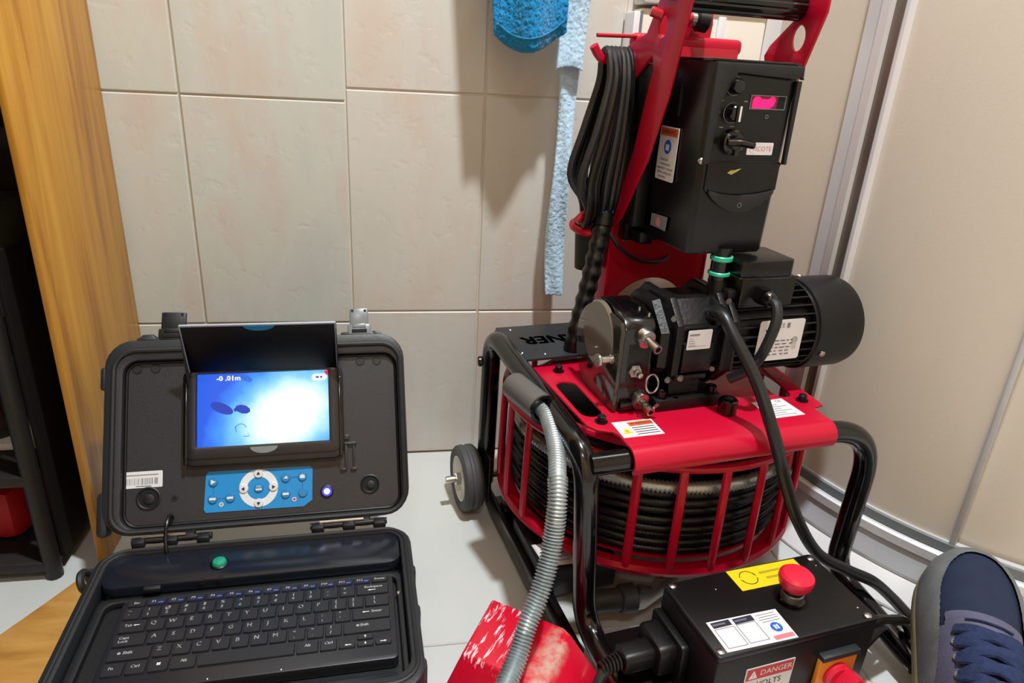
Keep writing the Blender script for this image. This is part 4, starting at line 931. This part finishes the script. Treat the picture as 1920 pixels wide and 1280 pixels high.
# ---- speed controller box
VF = -.060
ib = mp('controller_box', B().prism([(-.046, -.055), (-.0400, -.060), (.069, -.060), (.075, -.055), (.075, .085), (-.046, .085)], .222, T(0, 0, .4925), .0035), 'black_box')
for v in ib.data.vertices:
    if v.co.z < .605:
        v.co.x += (-.0085 if v.co.x > .0145 else .003) * (.605 - v.co.z) / .1125
FM = basis((.0145, VF, .6025), (1, 0, 0), (0, 0, 1))       # front face, origin in its middle
q = lambda u, z: (u - .0145, z - .6025)
mp('top_seam', B().box((.0145, .012, .7150), (.121, .14, .003), .001), 'black_gloss')
hood = [(-.0590, .1100)] + [(.0590, .1100), (.0590, .0945)] + [(.0590 - .0100 * i / 8 - .1 * 0, .0960 + .002 * math.sin(PI * i / 8)) for i in range(9)] + [(-.030 - .008 * i / 4, .1000 - .004 * i) for i in range(5)] + [(-.0460, .0700), (-.0500, .0000), (-.0590, .0000)]
mp('front_bezel', B().prism(hood, .0060, FM, .0015), 'case_dark')
mp('front_bezel', B().prism([(.0520, .0945), (.0590, .0945), (.0590, .0), (.0545, .0)], .0060, FM, .0015), 'case_dark')
kx, kz = q(-.0145, .6885)
mp('potentiometer', B().m(0).annul(kx, kz, .0098, .0106, .0004, FM, 30).m(1).lathe([(.0088, 0), (.0085, .008), (.007, .0105), (0, .0112)], 24, FM @ T(kx, kz, 0)), ['grey_print', 'black_gloss'])
kx, kz = q(-.0118, .6595)
kb_ = mp('selector_knob', B().m(0).annul(kx, kz, .0108, .0116, .0004, FM, 30, 1.2, 5.4).m(1).lathe([(.0098, 0), (.0092, .010), (.008, .0115), (0, .0115)], 24, FM @ T(kx, kz, 0)).box((kx, kz, .0115), (.0050, .018, .004), .001, 2, FM), ['grey_print', 'black_gloss'])
obj('pointer', B().rect(kx + .0005, kz - .0085, kx + .0030, kz + .0082, .0138, FM), 'white_print', kb_)
b = B()
for dx, dz in ((-.016, .013), (.016, .013), (-.0185, .0005)): b.rect(kx + dx - .0025, kz + dz - .0006, kx + dx + .0025, kz + dz + .0006, .0004, FM)
b.rect(kx - .019, kz - .018 + .048, kx - .016, kz - .0168 + .048, .0004, FM)
mp('scale_marks', b, 'grey_print')['kind'] = 'stuff'
kx, kz = q(-.0070, .6275)
sw = mp('isolator_switch', B().m(0).annul(kx, kz, .0140, .0148, .0004, FM, 34, .6, 2.7).m(1).lathe([(.0150, 0), (.0142, .007), (.012, .009), (0, .009)], 30, FM @ T(kx, kz, 0)).m(0).rect(kx - .019, kz + .0155, kx - .014, kz + .0165, .0004, FM).rect(kx - .0055, kz + .0165, kx + .0010, kz + .0178, .0004, FM), ['grey_print', 'black_gloss'])
obj('lever', B().tube([(kx - .013, kz + .001, .012), (kx + .002, kz + .0010, .017), (kx + .019, kz - .0015, .016)], .0046, 10, 4, M=FM, flat=1.2).cyl((kx, kz, .006), (kx, kz, .014), .008, seg=16, M=FM).box((kx + .002, kz - .010, .010), (.006, .010, .004), .001, 2, FM), 'black_gloss', sw)
x0, z0 = q(.0100, .6645); x1, z1 = q(.0590, .6800)
ds = mp('display', B().m(0).rect(x0, z0, x1, z1, .0004, FM).m(1).prism([[(x0, z0), (x1, z0), (x1, z1), (x0, z1)], [(x0 + .0008, z0 + .0008), (x1 - .0008, z0 + .0008), (x1 - .0008, z1 - .0008), (x0 + .0008, z1 - .0008)]], .0012, FM), ['dark_fill', 'grey_print'], lab='red lit digital display')
blob = [(x0 + .0030, z0 + .0012), (x0 + .0280, z0 + .0012), (x0 + .0330, z0 + .0050), (x0 + .0345, z0 + .0105), (x0 + .0320, z0 + .0140), (x0 + .0285, z0 + .0140), (x0 + .0240, z0 + .0112), (x0 + .0150, z0 + .0112), (x0 + .0115, z0 + .0138), (x0 + .0060, z0 + .0138), (x0 + .0030, z0 + .0100)]
obj('digits', B().m(1).prism([(x0 + .0018, z0 + .0009), (x0 + .037, z0 + .0009), (x0 + .038, z0 + .0146), (x0 + .0018, z0 + .0146)], .0002, FM @ T(0, 0, .0005)).m(0).poly(blob, .0010, FM), ['display_glow', 'display_dim'], ds)
kx, kz = q(.0365, .6565); mp('led_ring', B().annul(kx, kz, .0016, .0023, .0004, FM, 16).annul(kx, kz, 0.0, .0001, .0004, FM, 6), 'grey_print')
x0, z0 = q(.0170, .6130); x1, z1 = q(.0535, .6272)
mp('maker_badge', B().m(0).prism(rrect(x0, z0, x1, z1, .0012, 3), .0006, FM).m(1).text('PICOTE', (x0 + x1) / 2 + .003, (z0 + z1) / 2, .0078, .0009, FM).annul((x0 + x1) / 2 - .002, (z0 + z1) / 2, .0126, .0131, .0009, FM @ T((x0 + x1) / 2 - .002, (z0 + z1) / 2, 0) @ Matrix.Diagonal((1, .5, 1, 1)) @ T(-(x0 + x1) / 2 + .002, -(z0 + z1) / 2, 0), 24, 1.5, 4.4), ['white_label', 'pale_red_print'])
# lower door with a curved lip
def arcp(x0, x1, zt, dep, n=16): return [(x0 + (x1 - x0) * i / n, zt - dep * math.sin(PI * i / n) ** .8) for i in range(n + 1)]
mp('door_flap', B().prism([q(-.034, .6040), q(-.034, .5990)] + [(x, z) for x, z in arcp(q(-.034, 0)[0] + .0, q(.068, 0)[0], q(0, .572)[1], .014)] + [q(.068, .5990), q(.070, .6040)], .0015, FM, .0006), 'black_box')
lip = [(x, z) for x, z in arcp(q(-.029, 0)[0], q(.064, 0)[0], q(0, .5680)[1], .0235)] + [(x, z) for x, z in arcp(q(-.029, 0)[0], q(.064, 0)[0], q(0, .5720)[1], .0060)][::-1]
mp('door_lip', B().prism(lip, .0045, FM, .001), 'case_dark')  # lip lighter than the box, its highlight put into the colour
mp('door_seam', B().box((q(.017, 0)[0], q(0, .6045)[1], .001), (.100, .0016, .0016), .0004, 1, FM), 'black_satin')
mp('lip_logo', B().annul(q(.017, 0)[0], q(0, .5540)[1], .0024, .0032, .0047, FM, 18), 'grey_print')
for u, z in ((-.0435, .6055), (.0735, .6060)):
    x, zz = q(u, z); mp('case_screw', B().lathe([(.0042, 0), (.0042, .003), (.003, .0042), (0, .0044)], 14, FM @ T(x, zz, 0)), 'steel')
mp('paint_chip', B().poly([q(-.006, .5920), q(.000, .5900), (q(.008, 0)[0], q(0, .594)[1]), q(.013, .5975), q(.004, .5955), q(-.002, .5950)], .0019, FM), 'yellow_tag')
SM = basis((-.0460, .0, .60), (0, -1, 0), (0, 0, 1))        # left side, x to the front
b = B().m(0).prism(rrect(-.033, -.029, .0105, .0360, .002, 3)[::1], .0006, SM).m(1).rect(-.031, .0250, .0085, .0345, .0009, SM).m(2).disc(-.0110, .0120, .0085, .0009, SM).m(3).text('WARNING', -.0112, .0297, .0068, .0012, SM)
for k, t in enumerate(('Read and', 'understand', "operator's manual", 'before using this', 'machine.')): b.text(t, -.0118 - (.004 if k in (0, 4) else 0), -.0035 - .0053 * k, .0050, .0009, SM)
b.m(0).rect(-.0148, .0080, -.0115, .0150, .0012, SM).rect(-.0105, .0080, -.0072, .0150, .0012, SM)
mp('manual_label', b, ['white_label', 'orange_print', 'blue_print', 'black_print'])
mp('foil_label', B().m(0).prism([(-.0290, -.0900), (.0085, -.0900), (.0100, -.0720), (-.0290, -.0745)], .0005, SM).m(1).disc(-.010, -.082, .006, .0008, SM), ['grey_plastic', 'pale_red_print'])
mp('side_ridge', B().tube([(-.0462, .0620, .7080), (-.0462, .0080, .6920), (-.0462, -.0020, .684), (-.0462, -.0030, .650)], .0016, 6), 'black_satin')
mp('heat_sink', B().box((-.0545, .0705, .6050), (.018, .050, .205), .002).box((-.010, .090, .575), (.09, .022, .2), .002).box((-.040, .060, .4865), (.020, .030, .016), .002), 'black_satin')
mp('yellow_tag', B().box((-.044, .085, .4800), (.020, .004, .012), .0008), 'yellow_tag')
cg = mp('conduit_gland', B().m(0).cyl((.012, AV - .015, .452), (.012, AV - .015, .500), .0120, seg=20).m(1).cyl((.012, AV - .015, .4830), (.012, AV - .015, .4895), .0142, seg=20, bev=.001).cyl((.012, AV - .015, .4640), (.012, AV - .015, .4690), .0142, seg=20, bev=.001), ['black_gloss', 'green_ring'])
mp('conduit', B().tube([(.012, AV - .015, .458), (.012, AV - .018, .436), (.006, AV - .028, .426), (-.006, AV - .050, .420)], .0125, 14, 5), 'black_satin')
# ---- handle frame
SP = [(.135, .300), (.135, .371), (.112, .470), (.098, .505), (.060, .600), (.034, .700), (.040, .716), (.078, .690), (.104, .660), (.117, .700), (.117, .722), (.100, .729), (.060, .741), (.038, .777), (.026, .802), (.004, .812), (-.024, .812), (-.044, .802), (-.046, .785), (-.032, .772), (-.009, .673), (.022, .594), (.074, .508), (.094, .492), (.098, .464), (.098, .300)]
PV = lambda u: Matrix(((0, 0, 1, u), (1, 0, 0, 0), (0, 1, 0, 0), (0, 0, 0, 1)))
hole = [(.024 + .0105 * math.cos(a), .748 + .0130 * math.sin(a)) for a in [2 * PI * i / 24 for i in range(24)]]
mp('side_plate', B().prism([SP, hole], .004, PV(-.068), .0008), 'red_paint')
SPR = [(.135, .300), (.112, .470), (.098, .505), (.060, .600), (.034, .700), (.042, .724), (.034, .736), (.0, .762), (-.022, .786), (-.026, .800), (-.034, .808), (-.048, .806), (-.056, .796), (-.056, .772), (-.036, .716), (-.009, .650), (.022, .594), (.074, .508), (.098, .464), (.098, .300)]
hole2 = [(-.0165 + .0118 * math.cos(a), .7445 + .0145 * math.sin(a)) for a in [2 * PI * i / 24 for i in range(24)]]
mp('side_plate', B().prism([SPR, hole2], .004, PV(.095), .0008), 'red_paint')
mp('back_plate', B().prism([[(-.066, .300), (.097, .300), (.097, .730), (-.066, .730)], circ(.010, .342, .070, 40)][:2], .004, basis((0, .104, 0), (1, 0, 0), (0, 0, 1)), .0006), 'dark_red_paint')
mp('rolled_top', B().box((.022, .112, .7330), (.166, .020, .020), .007, 3), 'red_paint')
mp('lug_plate', B().prism([(-.020, .735), (.058, .735), (.060, .760)] + [(.036 + .022 * math.cos(a), .772 + .020 * math.sin(a)) for a in [PI / 2 * i / 6 for i in range(7)]] + [(-.02, .792)], .004, basis((0, .118, 0), (1, 0, 0), (0, 0, 1)), .0008), 'red_paint')
flute = [((.0166 if k % 4 < 3 else .0154) * math.cos(2 * PI * k / 48), (.0166 if k % 4 < 3 else .0154) * math.sin(2 * PI * k / 48)) for k in range(48)]
mp('handle_grip', B().prism(flute, .156, Matrix(((0, 0, 1, -.0625), (1, 0, 0, -.010), (0, 1, 0, .7795), (0, 0, 0, 1)))), 'black_gloss')
mp('handle_bolt', B().cyl((-.074, .006, .782), (-.067, .006, .782), .0085, seg=6), 'black_gloss')
mp('pin', B().cyl((-.080, .034, .764), (-.066, .030, .760), .0058, seg=14, bev=.001), 'dark_red_paint')
mp('locking_knob', B().m(0).cyl((.004, .100, .763), (.014, .099, .763), .0085, seg=16, bev=.001).m(1).cyl((.014, .099, .7625), (.022, .098, .7620), .0090, seg=20, bev=.001).m(2).cyl((.021, .098, .762), (.040, .095, .760), .0125, .0130, seg=22, bev=.003), ['red_paint', 'steel', 'black_satin'])
mp('cord_hook', B().tube([(-.120, .098, .724), (-.112, .099, .714), (-.102, .100, .709), (-.066, .102, .709)], .0058, 12, 5), 'red_paint')
mp('cord_hook', B().tube([(-.123, .096, .500), (-.112, .098, .509), (-.100, .100, .511), (-.066, .102, .511)], .0055, 12, 5), 'red_paint')
mp('hook_rod', B().cyl((-.114, .104, .7365), (-.05, .106, .7385), .0026, seg=10), 'dark_red_paint')
cup = mp('holster_ring', B().ring((-.090, .118, .487), .0255, .0058, (0, -.15, 1), 36, 10).box((-.064, .116, .487), (.016, .020, .008), .002), 'red_paint', lab='red ring of the nozzle holster')
obj('cup', B().lathe([(.0180, .430), (.0215, .480), (.0255, .4935), (.0215, .4945), (.0150, .430), (0, .428), (0, .424), (.0175, .426), (.0180, .430)], 30, T(-.090, .118, 0)), 'rubber', cup)
hpts = resample(spline([(-.0865, .086, .516), (-.0900, .084, .490), (-.0985, .080, .440), (-.1080, .077, .390), (-.1180, .074, .345), (-.1200, .076, .318)], 20), 140)
mp('strain_relief_hose', B().tube(hpts, .0125, 16, rf=lambda i, m: 0.0127 + .0010 * math.sin(i * 2 * PI / 14) if 12 < i < 132 else .0136), 'cord_black')
mp('cable_tie', B().m(0).ring((-.0868, .086, .5155), .0095, .0022, (.1, 0, 1), 20, 6).m(1).box((-.0868, .0755, .518), (.016, .003, .004), .001), ['black_gloss', 'panel_blue'])
mp('drain_wire', B().tube([(-.084, .082, .498), (-.077, .078, .484), (-.057, .076, .462), (-.025, .078, .446), (.010, .086, .441), (.030, .095, .445)], .0030, 8, 6), 'cord_grey')
# ---- flexible shaft coming out of the guide tube
sp = resample(spline([(-.2255, -.015, .300), (-.2180, -.060, .3010), (-.2190, -.085, .3000), (-.2265, -.130, .2880), (-.2390, -.168, .2760), (-.2460, -.189, .2560), (-.2550, -.205, .2130), (-.2720, -.225, .1750), (-.2940, -.245, .1470), (-.3090, -.262, .1270), (-.3300, -.285, .1120), (-.3560, -.315, .0990), (-.385, -.36, .080), (-.41, -.41, .05), (-.43, -.46, .022)], 10), 640)
mp('flexible_shaft', B().tube(sp, .0112, 12, rf=lambda i, m: (.0120 * (.87 + .13 * math.cos(i * PI / 2)) if i > 170 else .0106 * (.96 + .04 * math.cos(i * PI / 2)))), 'zinc_coil', ang=2)
# ---- switch box at the front
bxm = mp('switch_box', B().box((-.0075, -.2795, .084), (.214, .114, .100), .004), 'black_satin')
obj('box_lid', B().prism(rrect(-.1145, -.3365, .0995, -.2225, .005), .0075, T(0, 0, .1325), .0015), 'black_satin', bxm)
for x, y in ((-.106, -.2285), (.0915, -.2310), (.0880, -.3300), (-.1075, -.3290)):
    obj('lid_screw', B().lathe([(.0045, .1400), (.0045, .1412), (.003, .1422), (0, .1424)], 16, T(x, y, 0)), 'steel', bxm)
for x, y in ((.0905, -.243), (.0870, -.316), (-.058, -.246)): obj('speck', B().lathe([(.0012, .1400), (0, .1406)], 8, T(x, y, 0)), 'steel', bxm)
b = B().m(0).prism([(-.0290, -.2240), (.0700, -.2258), (.0700, -.2595), (-.0290, -.2580)][::-1], .0005, T(0, 0, .1401)).m(1)
for k in range(2): b.annul(-.008, -.2405, .0103, .0113, .1409, None, 20, .35 + PI * k, 2.9 + PI * k)
b.poly([(.0035, -.2405), (.0005, -.2360), (.0030, -.2370)], .1409).poly([(-.0195, -.2405), (-.0165, -.2450), (-.0190, -.2440)], .1409)
b.m(2)
for k in range(2):
    x = .0100 + .004 * k
    while x < .052: ww = random.uniform(.0012, .0026); b.rect(x, -.2385 - .0095 * k, x + ww, -.2350 - .0095 * k, .1409); x += ww + .0009
obj('emergency_label', b, ['yellow_print', 'black_print', 'olive_print'], bxm)
M = T(.0180, -.2850, 0)
es = obj('emergency_stop', B().m(0).lathe([(.0150, .1400), (.0150, .1430), (.0125, .1440)], 26, M).m(1).lathe([(.0128, .1430), (.0128, .1520), (.0115, .1530)], 26, M).m(2).lathe([(.0115, .1520), (.0115, .1600)], 26, M), ['black_gloss', 'dull_steel', 'black_satin'], bxm)
obj('mushroom_button', B().lathe([(.0100, .1580), (.0140, .1590), (.0182, .1640), (.0200, .1720), (.0192, .1760), (.0160, .1790), (.0080, .1800), (.0, .1802)], 36, M), 'estop_red', bxm, label='red mushroom emergency button')
w3 = [(-.1000, -.2895), (-.0100, -.2925), (-.0125, -.3350), (-.1015, -.3320)]
b = B().m(0).prism(w3[::-1], .0005, T(0, 0, .1401)).m(1).rect(-.0965, -.3000, -.0730, -.2920, .1409).rect(-.0690, -.3010, -.0440, -.2930, .1409).m(2)
for x0 in (-.0970, -.0695):
    b.prism([[(x0, -.3285), (x0 + .0245, -.3290), (x0 + .0245, -.3020), (x0, -.3015)], [(x0 + .0006, -.3279), (x0 + .0239, -.3284), (x0 + .0239, -.3026), (x0 + .0006, -.3021)]], .0002, T(0, 0, .1408))
for k in range(4): b.rect(-.0400 + .002 * (k % 2), -.2965 - .0035 * k, -.0150, -.2958 - .0035 * k, .1409)
b.m(3).disc(-.0265, -.3160, .0068, .1409).m(4).rect(-.0390, -.3320, -.0140, -.3265, .1409).m(0).rect(-.0295, -.3190, -.0272, -.3130, .1412).rect(-.0262, -.3190, -.0238, -.3130, .1412)
b.m(2)
for x0, yy in ((-.0955, -.2960), (-.0680, -.2970)):
    for k in range(8): b.rect(x0 + .0020 * k, yy - .0012, x0 + .0020 * k + .0015, yy + .0012, .1412)
obj('guide_label', b, ['white_label', 'navy_print', 'grey_print', 'blue_print', 'pale_red_print'], bxm)
DM = basis((-.0400, -.3368, .090), (1, 0, 0), (0, 0, 1))
b = B().m(0).prism(rrect(-.0350, -.034, .0290, .0235, .001, 2), .0005, DM).m(1).rect(-.0335, .0060, .0275, .0220, .0008, DM).m(2).poly([(-.0310, .0080), (-.0190, .0080), (-.0250, .0200)], .0010, DM).text('DANGER', .0050, .0140, .0105, .0010, DM).m(3).text('VOLTS', -.0010, -.0030, .0110, .0008, DM).m(1).text('!', -.0250, .0125, .0075, .0012, DM)
obj('danger_label', b, ['white_label', 'red_print', 'white_print', 'black_print'], bxm)
RM = basis((.0490, -.3368, .0860), (1, 0, 0), (0, 0, 1))
obj('rotary_switch', B().m(0).prism(rrect(-.027, -.030, .025, .0185, .002, 3), .006, RM, .001).m(1).box((-.001, .0200, .004), (.052, .007, .010), .001, 2, RM), ['switch_orange', 'case_plastic'], bxm)
obj('rotary_knob', B().m(0).lathe([(.0165, .006), (.0165, .011), (.013, .014), (0, .014)], 28, RM @ T(-.002, -.008, 0)).prism([(-.014, -.020), (.002, -.026), (.022, .000), (.006, .012), (-.004, .002)], .022, RM @ T(0, -.006, .010), .002), 'estop_red', bxm, label='red rotary isolator knob')
MP = basis((-.1150, -.2580, .082), (0, -1, 0), (0, 0, 1))
obj('plug', B().prism(rrect(-.034, -.026, .034, .028, .006), .010, MP, .002).prism(rrect(-.026, -.019, .026, .022, .009), .024, MP @ T(0, 0, .008), .004).prism(rrect(-.015, -.013, .015, .014, .008), .040, MP @ T(.004, .001, .030), .004), 'black_satin', bxm)
rp = [(-.178, -.262, .083), (-.186, -.263, .083), (-.200, -.266, .080), (-.216, -.275, .072), (-.226, -.292, .060), (-.232, -.325, .045), (-.236, -.37, .03), (-.24, -.43, .012), (-.25, -.50, .010)]
obj('supply_cord', B().tube(rp, .0062, 10, 6), 'cord_grey', bxm)
for k in range(7): obj('strain_rib', B().ring((-.184 - .0042 * k, -.2625 - .0006 * k, .0828 - .0004 * k), .0092 - .0004 * k, .0018, (1, .12, 0), 18, 6), 'cord_black', bxm)
obj('bracket', B().prism([(.100, -.2230), (.172, -.2450), (.186, -.2900), (.130, -.3120), (.100, -.3300)][::-1], .004, T(0, 0, .056), .001).box((.100, -.276, .07), (.006, .09, .05), .001), 'black_paint', bxm)
obj('bracket', B().prism([(-.1145, -.3300), (-.178, -.300), (-.178, -.240), (-.1145, -.2300)][::-1], .004, T(0, 0, .050), .001), 'black_paint', bxm)
mp('remote_cord', B().tube([(-.006, -.068, .420), (-.008, -.100, .428), (-.004, -.125, .410), (.012, -.160, .366), (.019, -.192, .322), (.032, -.204, .282), (.050, -.204, .244), (.084, -.203, .182), (.130, -.206, .121), (.180, -.216, .090), (.218, -.228, .072), (.250, -.238, .045), (.272, -.255, .022), (.285, -.285, .0105), (.30, -.32, .0095), (.31, -.37, .0095)], .0079, 12, 8), 'cord_grey')
mp('remote_cord', B().tube([(.098, -.318, .105), (.128, -.312, .104), (.160, -.306, .092), (.200, -.299, .072), (.224, -.302, .034), (.234, -.318, .0105), (.230, -.345, .0085), (.220, -.38, .0085)], .0068, 10, 6), 'cord_black')

# ---- the power cable hung on the two hooks
cab = thing('power_cable', 'coil of black power cable hanging from the red hooks beside the controller', 'cable', (.3931, .8419, 0), math.radians(9))
for k in range(6):
    ut = -.1000 + .0060 * k; ub = (-.104, -.109, -.101, -.091, -.084, -.078)[k]; ul = (-.1310, -.1195, -.1100, -.0950, -.0850, -.0760)[k]; dv = (.0, .006, .002, .004, .006, .001, .004)[k]
    zb = (.519, .506, .514, .504, .512, .506, .515)[k] - .012
    loop = [(ut, .100, .7200), (ut + .0005, .0885 - dv * .3, .709), (ut - .001, .0800 - dv, .680), (ut * .5 + ul * .5, .074 - dv, .620), (ul, .074 - dv, .560), (ub * .6 + ul * .4, .082 - dv, .522), (ub, .098, zb), (ub + .001, .112, .522), (ul + .004, .120 + dv, .560), (ut * .5 + ul * .5 + .002, .119 + dv, .620), (ut + .001, .115, .680), (ut + .0005, .1115, .709)]
    obj('cable_loop', B().tube(loop, .0056, 9, 6, True), 'cord_black' if k % 3 else 'cord_grey', cab)

# ---- foot pedal under the flexible shaft
pd = thing('foot_pedal', 'scuffed red metal foot pedal guard on the floor under the grey spiral shaft', 'pedal', (.150, .585, 0), math.radians(-36))
top = [(-.066, .040), (.030, .040), (.040, .034), (.040, -.046), (.032, -.052), (-.056, -.050)]
bot = [(-.074, .048), (.036, .050), (.100, .040), (.102, -.066), (.034, -.086), (-.082, -.088)]
b = B(); n = 6
b.raw([(x, y, .0905) for x, y in top] + [(x, y, .001 + (.018 if x > .09 else 0)) for x, y in bot], [tuple(range(n))] + [(i, n + i, n + (i + 1) % n, (i + 1) % n) for i in range(n)] + [tuple(range(n, 2 * n))[::-1]])
bmesh.ops.bevel(b.bm, geom=[e for e in b.bm.edges], offset=.003, segments=2, profile=.5, affect='EDGES')
obj('guard', b, 'scuffed_red', pd)
b = B().prism([(.094, .036), (.132, .026), (.138, .0), (.132, -.030), (.096, -.058)][::-1], .003, T(0, 0, .010), .001)
obj('flange', b, 'red_paint', pd)
SLM = basis((.078, -.012, .0585), (0, 1, 0), (-.5, 0, .5 * .066 / .074))
obj('screw', B().m(0).annul(0, 0, .0048, .0085, .0008, SLM, 24).m(1).disc(0, 0, .005, .0006, SLM).m(2).lathe([(.0030, .001), (.0030, .0026), (0, .003)], 14, SLM @ T(.0008, -.0015, 0)), ['dark_red_paint', 'dark_fill', 'steel'], pd)
obj('base_plate', B().prism([(x * .98, y * .98) for x, y in bot], .004, T(0, 0, .0004)), 'black_paint', pd)
bpy.data.objects.remove(_to)
